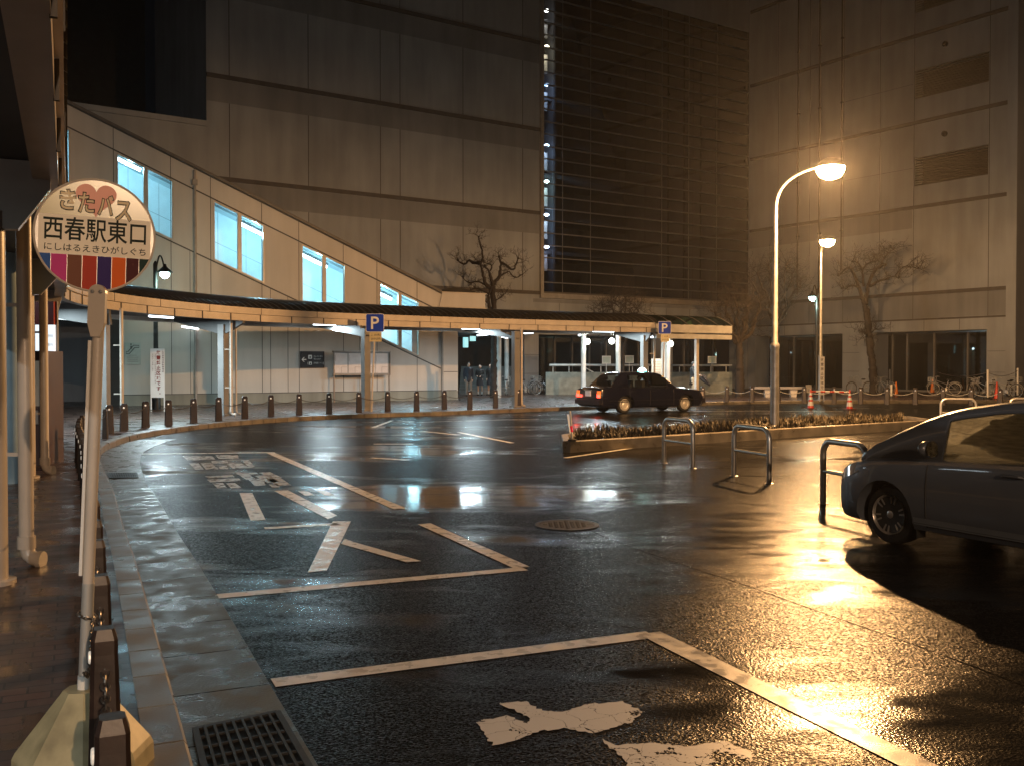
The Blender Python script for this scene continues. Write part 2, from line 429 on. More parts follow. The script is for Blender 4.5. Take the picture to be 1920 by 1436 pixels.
for i in range(0, len(K) - 2, 2):      # kerbstones, about half a metre each
    g = .008
    a, b, c = K[i], K[i + 1], K[i + 2]
    na, nb, nc = KN[i], KN[i + 1], KN[i + 2]
    a2 = a.lerp(b, g / .25); c2 = c.lerp(b, g / .25)
    for (p, q, pn, qn) in ((a2, b, na, nb), (b, c2, nb, nc)):
        vs = []
        for pt, nn in ((p, pn), (q, qn)):
            vs += [(pt.x, pt.y, ROAD - .02), (pt.x + nn.x * .004, pt.y + nn.y * .004, -.012), (pt.x + nn.x * .018, pt.y + nn.y * .018, .005),
                   (pt.x + nn.x * .178, pt.y + nn.y * .178, .005), (pt.x + nn.x * .178, pt.y + nn.y * .178, ROAD)]
        kb.add(vs, [(0, 5, 6, 1), (1, 6, 7, 2), (2, 7, 8, 3), (3, 8, 9, 4)] + ([(0, 1, 2, 3, 4)] if p is a2 else []) + ([(5, 9, 8, 7, 6)] if q is c2 else []))
struct('kerb', kb, KERBM)
gt = MB(); gi = [i for i in range(len(K)) if K[i].y < 23.0 and K[i].x < 5]
for i in gi:
    if i + 1 >= len(K): break
    a, b = K[i], K[i + 1]; na, nb = KN[i], KN[i + 1]
    if i % 3 == 0: a = a.lerp(b, .05)
    wd = .52 if K[i].y < 14 else .52 + (K[i].y - 14) * .045
    gt.add([(a.x - na.x * .003, a.y - na.y * .003, ROAD + .006), (b.x - nb.x * .003, b.y - nb.y * .003, ROAD + .006),
            (b.x - nb.x * wd, b.y - nb.y * wd, ROAD + .010), (a.x - na.x * wd, a.y - na.y * wd, ROAD + .010)], [(0, 1, 2, 3)])
struct('gutter', gt, CONC)

# painted lines and letters on the carriageway, laid 4 mm above it
MZ = ROAD + .003
def stroke(mb, a, b, wid, z=MZ, square=None):
    a, b = PR(*a), PR(*b); t = (b - a).normalized(); n = Vector((-t.y, t.x, 0)) * wid / 2
    k = max(1, int((b - a).length / .35)); rn = random.Random(int(a.x * 97 + b.y * 31))
    L = []; Rr = []
    for i in range(k + 1):
        p = a.lerp(b, i / k); e = 1 + rn.uniform(-.05, .05)
        L.append((p.x + n.x * e, p.y + n.y * e, z)); Rr.append((p.x - n.x * e, p.y - n.y * e, z))
    for i in range(k): mb.add([L[i], L[i + 1], Rr[i + 1], Rr[i]], [(0, 3, 2, 1)])
def quad(mb, pts, z=MZ):
    mb.add([(PR(*p).x, PR(*p).y, z) for p in pts], [tuple(range(len(pts)))])
mk = MB()
stroke(mk, (404, 1118), (984, 1066), .15)
stroke(mk, (795, 982), (978, 1064), .15, MZ + .002)
stroke(mk, (512, 1280), (1222, 1189), .15)
stroke(mk, (1218, 1187), (1800, 1475), .16, MZ + .002)
quad(mk, [(624, 977), (658, 977), (613, 1069), (577, 1073)])
quad(mk, [(646, 1010), (662, 1016), (790, 1052), (762, 1054), (640, 1020)], MZ + .002)
stroke(mk, (496, 990), (635, 982), .13)
quad(mk, [(449, 924), (473, 924), (498, 974), (470, 976)])
quad(mk, [(514, 920), (540, 919), (632, 966), (615, 973)])
for q in ([(558, 920), (575, 920), (590, 928), (572, 929)], [(592, 919), (608, 919), (628, 928), (610, 929)]): quad(mk, q)
stroke(mk, (505, 848), (750, 954), .16, MZ + .002)
stroke(mk, (250, 851), (515, 848), .16)
stroke(mk, (745, 788), (775, 790), .15); stroke(mk, (785, 791), (1010, 785), .10)
stroke(mk, (790, 808), (860, 815), .14); stroke(mk, (700, 832), (775, 832), .14); stroke(mk, (695, 858), (765, 862), .14)
stroke(mk, (1080, 770), (1440, 771), .12, MZ + .002); stroke(mk, (1440, 771), (1580, 771), .12)
stroke(mk, (1300, 823), (1060, 858), .10); stroke(mk, (860, 810), (960, 830), .12)
stroke(mk, (735, 788), (700, 801), .12); stroke(mk, (1065, 776), (1075, 830), .08)
struct('road_marking', mk, PAINT)
# painted word at the head of the bay, worn
lt = MB()
for q in ([(341, 855), (358, 855), (372, 862), (352, 863)], [(358, 855), (398, 855), (404, 861), (372, 862)], [(354, 868), (372, 868), (382, 880), (366, 880)],
          [(376, 868), (396, 868), (410, 879), (386, 880)], [(396, 864), (426, 863), (428, 868), (398, 869)], [(404, 853), (446, 853), (448, 859), (410, 860)],
          [(424, 868), (452, 868), (468, 877), (436, 878)], [(410, 873), (425, 873), (428, 879), (412, 879)], [(452, 862), (466, 862), (478, 875), (468, 877)],
          [(384, 893), (436, 890), (440, 894), (390, 896)], [(388, 899), (448, 896), (452, 901), (394, 904)], [(398, 906), (418, 905), (425, 914), (408, 915)],
          [(424, 906), (440, 905), (453, 914), (434, 916)], [(440, 886), (462, 885), (478, 897), (462, 899)], [(465, 898), (492, 897), (498, 909), (478, 911)],
          [(485, 886), (505, 884), (530, 896), (512, 897)], [(478, 892), (500, 890), (524, 903), (502, 905)], [(500, 898), (526, 896), (546, 909), (520, 911)],
          [(504, 908), (520, 907), (525, 913), (510, 914)], [(462, 886), (480, 885), (486, 889), (466, 890)]): quad(lt, q)
o = struct('road_lettering', lt, mat('faded_road_paint', (.30, .29, .27), .3, var=.4, scale=7, rvar=.15, bump=.3, bscale=120, bdist=.002))
wn = MB()
def ragged(mb, px, amp):
    rr = random.Random(5); pts = [PR(*p) for p in px]; out = []
    for i, p in enumerate(pts):
        q = pts[(i + 1) % len(pts)]; k = max(1, int((q - p).length / .018))
        for j in range(k):
            c = p.lerp(q, j / k); a = math.sin(c.x * 37 + c.y * 21) + .6 * math.sin(c.x * 91 - c.y * 63); out.append((c.x + amp * (a * .5 + rr.uniform(-.5, .5)), c.y + amp * (a * .4 + rr.uniform(-.5, .5)), MZ))
    mb.add(out, [tuple(range(len(out)))])
ragged(wn, [(893, 1352), (950, 1342), (985, 1358), (1000, 1346), (960, 1328), (935, 1318), (985, 1316), (1015, 1332), (1060, 1334), (1100, 1320), (1165, 1316), (1205, 1336), (1180, 1356), (1115, 1374), (1060, 1366), (1010, 1370), (975, 1386), (928, 1397)], .016)
ragged(wn, [(1160, 1398), (1215, 1392), (1290, 1400), (1355, 1388), (1410, 1412), (1440, 1470), (1180, 1470), (1170, 1420), (1130, 1385)], .016)
struct('worn_road_lettering', wn, WORN)
# the joint between two asphalt layings
js = MB()
seam = catmull([tuple(PR(*p)[:2]) for p in ((1000, 905), (1060, 965), (1130, 1005), (1260, 1052), (1400, 1098), (1530, 1145), (1660, 1190), (1800, 1240), (1960, 1300))], .12)
rn = random.Random(4)
for a, b in zip(seam, seam[1:]):
    wd = rn.uniform(.006, .016)
    js.add([(a.x, a.y - wd, ROAD + .003), (b.x, b.y - wd, ROAD + .003), (b.x, b.y + wd, ROAD + .003), (a.x, a.y + wd, ROAD + .003)], [(0, 1, 2, 3)])
struct('asphalt_joint', js, mat('joint_tar', (.004, .004, .004), .95, spec=.02))

# ------------------------------------------------------------------ department-store building
U2 = Vector((.824, .566)); U2.normalize(); V2 = Vector((U2.y, -U2.x))
A0 = Vector((1.256, 58.008))                      # on the wall facing the square, t = 0
IC = A0 + U2 * 18.3                                 # inner corner
def bl(t, z, off=0.0):      # left wing; off = in front of the wall
    p = A0 + U2 * t + V2 * off; return Vector((p.x, p.y, z))
def br(t, z, off=0.0):      # right wing
    p = IC + V2 * t - U2 * off; return Vector((p.x, p.y, z))
def slab(mb, fn, t0, t1, z0, z1, o0, o1):
    mb.add([fn(t0, z0, o0), fn(t1, z0, o0), fn(t1, z0, o1), fn(t0, z0, o1), fn(t0, z1, o0), fn(t1, z1, o0), fn(t1, z1, o1), fn(t0, z1, o1)],
           [(3, 2, 1, 0), (4, 5, 6, 7), (0, 1, 5, 4), (1, 2, 6, 5), (2, 3, 7, 6), (3, 0, 4, 7)])
TOP = 29.0
bld = thing('department_store', 'tall beige panelled building with dark louvred glass front and two wings', 'building', tuple(bl(0, 0)))
wl = MB()
LT0, LT1 = .66, 18.3                       # the glass front
GZ0, GZ1 = 5.85, 24.5
slab(wl, bl, -19.17, LT0, 5.52, TOP, -9, 0)
slab(wl, bl, LT0, LT1, GZ1, TOP, -9, 0)
slab(wl, bl, LT0, LT1, 4.0, GZ0 - .32, -9, 0)
slab(wl, bl, -19.17, LT0, 4.0, 5.52, -9, -.001)
slab(wl, bl, -19.17, -7.2, 0, 4.0, -9, 0)
slab(wl, bl, -7.2, -.65, 3.4, 4.0, -9, 0)
slab(wl, bl, -.65, .39, 0, 3.4, -1.2, -.002)       # pillar
slab(wl, bl, 17.75, 18.3, 0, 3.4, -1.2, -.002)
slab(wl, bl, -.65, 18.3, 3.4, 4.0, -9, 0)
slab(wl, bl, 10.4, 11.2, 0, 3.4, -1.2, -.002)
obj('wall', wl, WALL, bld)
lw = MB(); slab(lw, bl, -48, -19.17, 0, 12.95, -9, 0); slab(lw, bl, -48, -19.18, 12.95, 13.2, -9, .12)
obj('low_wing', lw, WALL, bld)
rw = MB()
RC = 18.45
OPN = [(12.7, 17.2, 17.1, 18.75), (12.7, 17.2, 12.03, 13.68), (12.7, 17.2, 22.1, 23.7)]
slab(rw, br, .02, 12.7, 4.3, TOP, -9, 0)
slab(rw, br, 17.2, RC, 4.3, TOP, -9, 0)
zz = 4.3
for (a, b, z0, z1) in sorted(OPN, key=lambda q: q[2]):
    slab(rw, br, a, b, zz, z0, -9, 0); zz = z1
slab(rw, br, 12.7, 17.2, zz, TOP, -9, 0)
slab(rw, br, .02, RC, 3.56, 4.3, -9, .0)
slab(rw, br, .02, .7, 0, 3.56, -1.4, -.002)
slab(rw, br, 7.8, 9.2, 0, 3.56, -1.4, -.002)
slab(rw, br, 9.2, 10.1, 0, 3.56, -1.4, .22)
slab(rw, br, 17.2, RC, 0, 3.56, -9, -.002)
obj('right_wing_wall', rw, WALL, bld)
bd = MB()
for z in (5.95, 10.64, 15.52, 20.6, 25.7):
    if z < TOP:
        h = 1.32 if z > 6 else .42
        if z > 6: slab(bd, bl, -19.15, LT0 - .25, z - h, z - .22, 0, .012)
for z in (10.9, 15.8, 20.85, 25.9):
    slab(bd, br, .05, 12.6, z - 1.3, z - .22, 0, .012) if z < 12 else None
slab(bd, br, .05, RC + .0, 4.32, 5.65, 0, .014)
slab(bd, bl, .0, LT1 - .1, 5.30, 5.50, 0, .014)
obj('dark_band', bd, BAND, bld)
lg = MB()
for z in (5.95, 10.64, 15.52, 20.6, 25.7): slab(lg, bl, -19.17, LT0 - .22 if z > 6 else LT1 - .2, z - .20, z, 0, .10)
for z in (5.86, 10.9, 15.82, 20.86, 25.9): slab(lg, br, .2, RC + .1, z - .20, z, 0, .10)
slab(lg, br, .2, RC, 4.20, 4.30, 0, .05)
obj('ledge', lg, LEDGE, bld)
jt = MB()
for px in (430, 578, 713, 750, 868, 980):
    t = PL(px, 200, A0, U2)[0]; slab(jt, bl, t - .02, t + .02, 5.96, TOP, 0, .006)
for t in (1.9, 4.1, 6.2, 8.4, 10.6, 12.7, 14.8): slab(jt, bl, t, t + .03, 4.02, 5.28, 0, .006)
for t in (2.6, 5.2, 7.8, 10.4, 12.68, 17.25): slab(jt, br, t, t + .03, 4.31, TOP, 0, .018)
for t in (3.2, 5.6, 11.2, 13.4, 15.6): slab(jt, br, t, t + .025, 3.58, 4.18, 0, .006)
for z in (1.2, 2.35): slab(jt, br, 7.82, 9.18, z, z + .02, -.002, .006); slab(jt, br, 17.25, RC, z, z + .02, -.002, .006)
for z in (7.4, 8.6, 13.1, 18.0): slab(jt, br, 7.9, 12.6, z, z + .02, 0, .006)
for z in (1.1, 2.2): slab(jt, bl, -.64, .38, z, z + .02, -.002, .006)
obj('panel_joint', jt, JOINT, bld)
for k, t in enumerate((4.34, 6.04, 7.74)):
    pp = MB().tube([br(t, 6.2 if k < 2 else 7.5, .12), br(t, TOP, .12)], .05, 8)
    for z in (10, 13.5, 18, 22): pp.box(br(t, z, .08), (.16, .16, .08), math.atan2(V2.y, V2.x))
    obj('drain_pipe', pp, DARK, bld)
for (a, b, z0, z1) in OPN:
    lv = MB(); slab(lv, br, a, b, z0, z1, -.9, -.85)
    k = 12
    for i in range(k):
        z = z0 + (z1 - z0) * (i + .3) / k
        lv.add([br(a, z, -.05), br(b, z, -.05), br(b, z + .09, -.20), br(a, z + .09, -.20)], [(0, 1, 2, 3)])
    obj('louvre_vent', lv, mat('vent_louvre', (.12, .10, .085), .6), bld)
    cp = MB().lathe([(0, 0), (.16, 0), (.16, .12), (.07, .18), (0, .18)], (0, 0, 0), 12, 'y')
    c = br((a + b) / 2 - .3, z1 + 1.05, .02)
    mm = Matrix.Translation(c) @ Matrix.Rotation(math.atan2(V2.y, V2.x), 4, 'Z') @ Matrix.Rotation(math.pi, 4, 'Z')
    cp.v = [tuple(mm @ Vector(q)) for q in cp.v]
    obj('vent_cap', cp, DARK, bld)
# corner return of the right wing
rt = MB(); q0 = br(RC, 0); rt.prism([br(RC, 0, .35), br(RC + .55, 0, .35), br(RC + .55, 0, -9), br(RC, 0, -9)], (0, 0, TOP))
obj('corner_pier', rt, WALL, bld)
# glass front: frame, transoms, panes, floors and a stair behind
fr = MB()
slab(fr, bl, LT0 - .22, LT0, GZ0 - .3, GZ1 + .1, -.3, .16)
slab(fr, bl, LT0 - .1, LT1, GZ0 - .3, GZ0, -.3, .12)
obj('glass_front_frame', fr, mat('frame_aluminium', (.32, .29, .26), .5, metal=.2), bld)
tr = MB()
k = 0; z = GZ0 + .62
while z < GZ1:
    slab(tr, bl, LT0 + .01, LT1 - .06, z, z + .055, -.05, .09); z += .728
for t in (2.15, 4.3, 10.2, 12.6, 15.2): slab(tr, bl, t, t + .03, GZ0 + .01, GZ1 - .01, -.04, -.005)
obj('transom', tr, mat('transom_aluminium', (.15, .155, .17), .5, metal=.2), bld)
gl = MB(); gl.add([bl(LT0, GZ0, -.06), bl(LT1, GZ0, -.06), bl(LT1, GZ1, -.06), bl(LT0, GZ1, -.06)], [(0, 1, 2, 3)])
obj('pane', gl, CURT, bld)
it = MB()
slab(it, bl, LT0, LT1, GZ0, GZ1, -5.0, -4.9)                       # back wall
slab(it, bl, 2.2, 2.35, GZ0, GZ1, -4.9, -1.0)
for i in range(9): slab(it, bl, LT0 + .05, LT1, GZ0 + i * 2.32 + .15, GZ0 + i * 2.32 + .35, -4.9, -1.1 if i % 2 else -2.2)
obj('stair_core', it, mat('core_wall', (.06, .065, .075), .8), bld)
SL = [(15, (1, .95, .85)), (83, (1, .85, .55)), (155, (.5, .7, 1)), (270, (.55, .75, 1)), (338, (.7, 1, .95)), (401, (.6, .8, 1)), (462, (.65, .75, 1))]
for i, (py, c) in enumerate(SL):
    tt, zz = PL(1034, py, A0, U2)
    q = bl(tt + .05, zz, -.55)
    b_ = MB().ball(q, .12, 10, 6, (1.3, 1.3, .7))
    e = mat('landing_lamp_%d' % i, c, .4, emit=c, estr=24 if py != 155 else 1.5)
    lamp = obj('landing_lamp', b_, e, bld)
    light('POINT', 'landing_light', q - Vector((0, 0, .18)), 90 if py not in (15, 462) else 40, c, .06, parent=bld)
    pn = MB(); slab(pn, bl, LT0 + .02, LT0 + 1.25, zz - 1.35, zz - .25, -1.3, -1.2); slab(pn, bl, LT0 + .02, LT0 + .8, zz - 1.9, zz - 1.35, -1.3, -1.2)
    obj('landing_wall', pn, mat('landing_paint', (.5, .5, .5), .7), bld)
# ground-floor glazing
gg = MB(); slab(gg, bl, .39, 17.75, .12, 3.4, -2.45, -2.4); slab(gg, br, .7, 7.8, .12, 3.5, -1.75, -1.7); slab(gg, br, 10.1, 17.2, .12, 3.5, -1.75, -1.7)
obj('shop_pane', gg, glass('shop_glass', (.35, .4, .4), .93, .03), bld)
mu = MB()
for i in range(13): slab(mu, bl, .5 + i * 1.4, .56 + i * 1.4, 0, 3.4, -2.4, -2.3)
for t in (.75, 2.6, 4.9, 7.7, 10.2, 11.2, 13.0, 15.1, 17.1): slab(mu, br, t, t + .06, 0, 3.5, -1.7, -1.6)
slab(mu, br, .7, 7.8, 0, .12, -1.75, -1.6); slab(mu, br, 10.1, 17.2, 0, .12, -1.75, -1.6); slab(mu, bl, .39, 17.75, 0, .12, -2.45, -2.3)
obj('mullion', mu, GREYP, bld)
IBM = mat('interior_board', (.24, .19, .12), .8)
for q in ((bl, -8, 17.9, 0, 3.5, -7, -6.8), (br, .6, 17.3, 0, 3.6, -6, -5.8)): ib = MB(); slab(ib, *q); obj('interior_wall', ib, BLACKW, bld)
for q in ((br, 2.8, 4.9, 1.2, 2.5, -3.2, -3.0), (br, 11.6, 13.2, .3, 2.2, -3.0, -2.8), (br, 14.2, 14.8, .2, 2.6, -2.9, -2.7)) + tuple((bl, t, t + .9, .0, 1.9, -4.6, -4.2) for t in (2.4, 4.6, 9.3, 13)): ib = MB(); slab(ib, *q); obj('shop_board', ib, IBM, bld)
for fn, t, zz, ee in ((br, 1.6, 2.45, 3), (br, 10.6, 2.3, 4), (br, 14.9, 2.55, 12), (bl, 6.0, 2.6, 2)):
    s_ = MB().ball(fn(t, zz, -2.6), .07, 8, 6)
    obj('shop_lamp', s_, mat('shop_lamp_glow_%d' % ee, (1, 1, 1), .4, emit=(.8, .9, 1), estr=ee), bld)
light('POINT', 'shop_light', br(15.2, 2.6, -3.5), 25, (.6, .9, .9), .2, parent=bld)
light('POINT', 'shop_light', br(2.0, 2.4, -4.2), 14, (.6, .9, .8), .2, parent=bld)
light('POINT', 'shop_light', bl(5.0, 2.6, -5.0), 22, (.6, .95, .8), .2, parent=bld)
light('POINT', 'shop_light', bl(11.0, 2.6, -5.0), 18, (.6, .95, .8), .2, parent=bld)
# unlit block rising behind the low wing
db = MB(); slab(db, bl, -60, -19.2, 0, 34, -24, -14); slab(db, bl, -34, -19.2, 13, 30, -14, -11)
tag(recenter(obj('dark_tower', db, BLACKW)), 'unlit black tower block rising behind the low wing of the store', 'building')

# ------------------------------------------------------------------ covered staircase
SA = Vector((-15.361, 38.863)); SD = Vector((.8678, .4970)); SN = Vector((SD.y, -SD.x))    # SN towards the camera
N3 = SN.to_3d()
def sp(t, z, off=0.0):
    p = SA + SD * t + SN * off; return Vector((p.x, p.y, z))
zr = lambda t: 10.80 - .4215 * t
z1 = lambda t: 9.86 - .42 * t
z2 = lambda t: 7.45 - .427 * t
def spoly(mb, pts, o0, o1):
    mb.prism([sp(t, z, o1) for t, z in pts], (SN * (o0 - o1)).to_3d())
sth = thing('station_staircase', 'white panelled covered staircase with sloping roof and cyan lit windows', 'staircase', tuple(sp(0, 0)))
fw = MB()
TW = [(-6.2, -4.3), (-3.2, -1.82), (-.17, 1.98), (3.55, 5.66), (7.26, 9.26), (10.84, 12.8)]
cuts = [-9.0]
for a, b in TW: cuts += [a, b]
cuts.append(13.94)
BT = .18
for i in range(len(cuts) - 1):
    a, b = cuts[i], cuts[i + 1]
    lo = lambda t: (3.6 if t <= -.02 else 0.0)
    if i % 2 == 0:      # solid
        if a < 0 < b:
            spoly(fw, [(a, 3.6), (0, 3.6), (0, zr(0)), (a, zr(a))], -BT, 0); spoly(fw, [(0, 0), (b, 0), (b, zr(b)), (0, zr(0))], -BT, 0)
        else: spoly(fw, [(a, lo(a)), (b, lo(a)), (b, zr(b)), (a, zr(a))], -BT, 0)
    else:
        spoly(fw, [(a, z1(a)), (b, z1(b)), (b, zr(b)), (a, zr(a))], -BT, 0)
        if a < 0 < b:
            spoly(fw, [(a, 3.6), (0, 3.6), (0, z2(0)), (a, z2(a))], -BT, 0); spoly(fw, [(0, 0), (b, 0), (b, z2(b)), (0, z2(0))], -BT, 0)
        else: spoly(fw, [(a, lo(a)), (b, lo(a)), (b, z2(b)), (a, z2(a))], -BT, 0)
spoly(fw, [(13.94, 0), (14.78, 0), (14.78, 4.26), (13.94, 4.26)], -BT, -.001)
obj('wall', fw, SWALL, sth)
pl = MB(); spoly(pl, [(.0, 0), (14.76, 0), (14.76, .42), (.0, .42)], 0, .03); obj('plinth', pl, PLINTH, sth)
ld = MB(); slab_pts = [(13.80, 4.3), (16.2, 4.3), (16.2, 4.95), (13.95, 4.95)]; spoly(ld, slab_pts, -3.2, .06)
obj('landing_canopy', ld, SWALL, sth)
hp_ = MB(); hp_.prism([sp(13.6 + 2.7 * k / 12, 5.0 + .24 * math.sin(math.pi * k / 12), -.4) for k in range(13)], -N3 * 1.8); obj('cover_hood', hp_, DARK, sth)
edge = MB(); spoly(edge, [(13.9, 4.95), (16.26, 4.95), (16.26, 5.0), (13.9, 5.0)], -3.3, .1); spoly(edge, [(13.7, 4.23), (16.26, 4.23), (16.26, 4.3), (13.7, 4.3)], -3.3, .1)
obj('landing_trim', edge, CREAM, sth)
js_ = MB()
def sline(a, b, fz, wd=.03): spoly(js_, [(a, fz(a) - wd), (b, fz(b) - wd), (b, fz(b) + wd), (a, fz(a) + wd)], 0, .006)
sline(-9, 13.9, lambda t: z1(t) + .06); sline(0.0, 13.9, lambda t: z2(t) - .07)
sline(-9, 13.94, lambda t: zr(t) - .0, .045)
for a in cuts[1:-1]:
    spoly(js_, [(a - .12, 3.7 if a < 0 else .43), (a - .095, 3.7 if a < 0 else .43), (a - .095, zr(a)), (a - .12, zr(a))], 0, .005)
for a in (2.6, 5.9, 6.65, 9.9, 10.2): spoly(js_, [(a, .43), (a + .02, .43), (a + .02, z2(a) - .1), (a, z2(a) - .1)], 0, .005)
spoly(js_, [(0, .42), (14.7, .42), (14.7, .45), (0, .45)], 0, .04)
spoly(js_, [(14.0, 1.28), (14.76, 1.28), (14.76, 1.31), (14.0, 1.31)], 0, .006)
obj('panel_joint', js_, JOINT, sth)
for t, zt in ((2.80, zr(2.8) + .0), (13.95, 4.3)):
    dp = MB().tube([sp(t, .05, .07), sp(t, zt - .1, .07)], .055, 8)
    dp.box(sp(t, zt - .6, .07), (.2, .16, .22), math.atan2(SD.y, SD.x))
    obj('downpipe', dp, mat('wall_pipe', (.33, .31, .29), .5), sth)
for a, b in TW:
    f = MB(); e = .055; mid = (a + b) / 2 + .02
    def bar(t0, t1, za, zb, zc, zd): spoly(f, [(t0, za), (t1, zb), (t1, zc), (t0, zd)], -.12, .03)
    bar(a, a + e, z2(a), z2(a + e), z1(a + e), z1(a)); bar(b - e, b, z2(b - e), z2(b), z1(b), z1(b - e))
    bar(mid - .08, mid + .08, z2(mid - .08) + e, z2(mid + .08) + e, z1(mid + .08) - e, z1(mid - .08) - e)
    for (l, r_) in ((a + e, mid - .08), (mid + .08, b - e)):
        bar(l, r_, z2(l), z2(r_), z2(r_) + e, z2(l) + e); bar(l, r_, z1(l) - e, z1(r_) - e, z1(r_), z1(l))
    bar(mid - .08, mid + .08, z2(mid - .08), z2(mid + .08), z2(mid + .08) + e, z2(mid - .08) + e)
    bar(mid - .08, mid + .08, z1(mid - .08) - e, z1(mid + .08) - e, z1(mid + .08), z1(mid - .08))
    wf = obj('window', f, CREAM, sth)
    p = MB().add([sp(a, z2(a), -.05), sp(b, z2(b), -.05), sp(b, z1(b), -.05), sp(a, z1(a), -.05)], [(0, 1, 2, 3)])
    pn = obj('pane', p, WINGL, wf, local=True)
W_ = 3.4
rf = MB(); spoly(rf, [(-9, zr(-9)), (13.9, zr(13.9)), (13.9, zr(13.9) + .12), (-9, zr(-9) + .12)], -W_, .12); obj('roof', rf, mat('stair_roof', (.12, .11, .10), .5), sth)
inn = MB()
spoly(inn, [(-9, z1(-9) - 5), (13.9, z1(13.9) - 5), (13.9, zr(13.9)), (-9, zr(-9))], -W_, -W_ + .1)
spoly(inn, [(-9, zr(-9) - .52), (13.8, zr(13.8) - .52), (13.8, zr(13.8) - .45), (-9, zr(-9) - .45)], -W_ + .1, -BT - .01)
obj('inner_wall', inn, mat('inner_panel', (.62, .74, .80), .6, var=.05), sth)
fl = MB(); spoly(fl, [(-9, z2(-9) - 1.3), (13.9, max(.05, z2(13.9) - 1.3)), (13.9, max(.0, z2(13.9) - 1.5)), (-9, z2(-9) - 1.5)], -W_ + .1, -BT)
obj('stair_flight', fl, mat('stair_tread', (.25, .25, .25), .6), sth)
cd = MB(); spoly(cd, [(-9, zr(-9) - .72), (13.8, zr(13.8) - .72), (13.8, zr(13.8) - .64), (-9, zr(-9) - .64)], -1.72, -1.58)
obj('cable_tray', cd, mat('tray_grey', (.2, .24, .26), .5), sth)
dd = MB(); spoly(dd, [(-9, zr(-9) - 4.9), (13.8, zr(13.8) - 4.9), (13.8, zr(13.8) - 2.75), (-9, zr(-9) - 2.75)], -W_ + .1, -W_ + .104); obj('inner_dado', dd, mat('dado_panel', (.36, .46, .50), .6, var=.06), sth)
sj = MB()
for t in [i * 1.25 - 8 for i in range(17)]: spoly(sj, [(t, z1(t) - 4.5), (t + .015, z1(t) - 4.5), (t + .015, zr(t) - .53), (t, zr(t) - .53)], -W_ + .1, -W_ + .106)
sline2 = [(-9, zr(-9) - 1.9), (13.8, zr(13.8) - 1.9), (13.8, zr(13.8) - 1.88), (-9, zr(-9) - 1.88)]
spoly(sj, sline2, -W_ + .1, -W_ + .107)
obj('inner_joint', sj, mat('inner_joint_grey', (.25, .32, .36), .6), sth)
slope = math.atan(-.4215)
SCOL = (.42, .84, 1.0)
SA2 = SA - SN * 1.2
for px, py in ((80, 206), (236, 306), (471, 430), (590, 490), (712, 551), (775, 590)):
    t, z = PL(px, py, SA2, SD)
    u3 = Vector((SD.x * math.cos(slope), SD.y * math.cos(slope), math.sin(slope)))
    c = sp(t, z, -1.2)
    obj('tube_light', MB().tube([c - u3 * .62, c + u3 * .62], .07, 8), mat('stair_tube', (1, 1, 1), .4, emit=(.85, .96, 1), estr=6), sth)
    obj('light_housing', MB().tube([c - u3 * .66 + Vector((0, 0, .13)), c + u3 * .66 + Vector((0, 0, .13))], .08, 4), mat('tray_grey', (.2, .24, .26), .5), sth)
    light('POINT', 'stair_light', c - Vector((0, 0, .25)), 165, SCOL, .12, parent=sth)
# escalator poster, direction sign, notice board on the wall
def sign_plate(name, label, cat, t0, t1, z0, z1_, off, m, thick=.02):
    o_ = thing(name, label, cat, tuple(sp((t0 + t1) / 2, z0, off)))
    p = MB(); spoly(p, [(t0, z0), (t1, z0), (t1, z1_), (t0, z1_)], off, off + thick); obj('panel', p, m, o_)
    return o_
S3 = SD.to_3d(); UP = Vector((0, 0, 1)); N3 = SN.to_3d()
INK = mat('black_ink', (.015, .015, .015), .5); INKW = mat('white_ink', (.8, .8, .78), .5); INKR = mat('dark_red_ink', (.22, .03, .02), .5)
t0, zt = PL(233, 643, SA, SD); t1, zb = PL(264, 684, SA, SD)
es = sign_plate('escalator_poster', 'pale grey escalator pictogram poster on white wall beside the black passage', 'poster', t0, t1, zb, zt, .01, mat('poster_grey', (.42, .45, .42), .5))
ic = MB(); cx, cz = (t0 + t1) / 2, zt - .3
pts = [(cx - .24, cz - .14), (cx - .13, cz - .14), (cx + .08, cz + .11), (cx + .24, cz + .11), (cx + .24, cz + .2), (cx + .03, cz + .2), (cx - .17, cz - .05), (cx - .24, cz - .05)]
ic.tube([sp(a, b, .035) for a, b in pts], .014, 6, closed=True)
ic.tube([sp(cx - .06, cz + .06, .035), sp(cx - .06, cz + .18, .035)], .025, 6); ic.ball(sp(cx - .06, cz + .24, .035), .03, 8, 6)
obj('pictogram', ic, INK, es)
for i, wd in enumerate((.42, .38, .42, .30)):
    lb = MB(); spoly(lb, [(cx - wd / 2, zb + .12 + i * .08), (cx + wd / 2, zb + .12 + i * .08), (cx + wd / 2, zb + .135 + i * .08), (cx - wd / 2, zb + .135 + i * .08)], .03, .034)
    obj('caption_line', lb, mat('caption_grey', (.16, .16, .15), .6), es)
t0, zt = PL(562, 659, SA, SD); t1, zb = PL(607, 690, SA, SD)
ds = sign_plate('direction_sign', 'black sign with white arrow pointing left to the elevator on the white wall', 'sign', t0, t1, zb, zt, .04, mat('sign_black', (.015, .014, .018), .4), .05)
sw, sh = t1 - t0, zt - zb
aw = MB(); ax, az = t0 + sw * .13, zb + sh * .5
aw.prism([sp(a, b, .094) for a, b in ((ax - .09, az), (ax + .0, az + .1), (ax + .045, az + .1), (ax - .02, az + .022), (ax + .12, az + .022), (ax + .12, az - .022), (ax - .02, az - .022), (ax + .045, az - .1), (ax, az - .1))], N3 * .006)
obj('arrow', aw, INKW, ds)
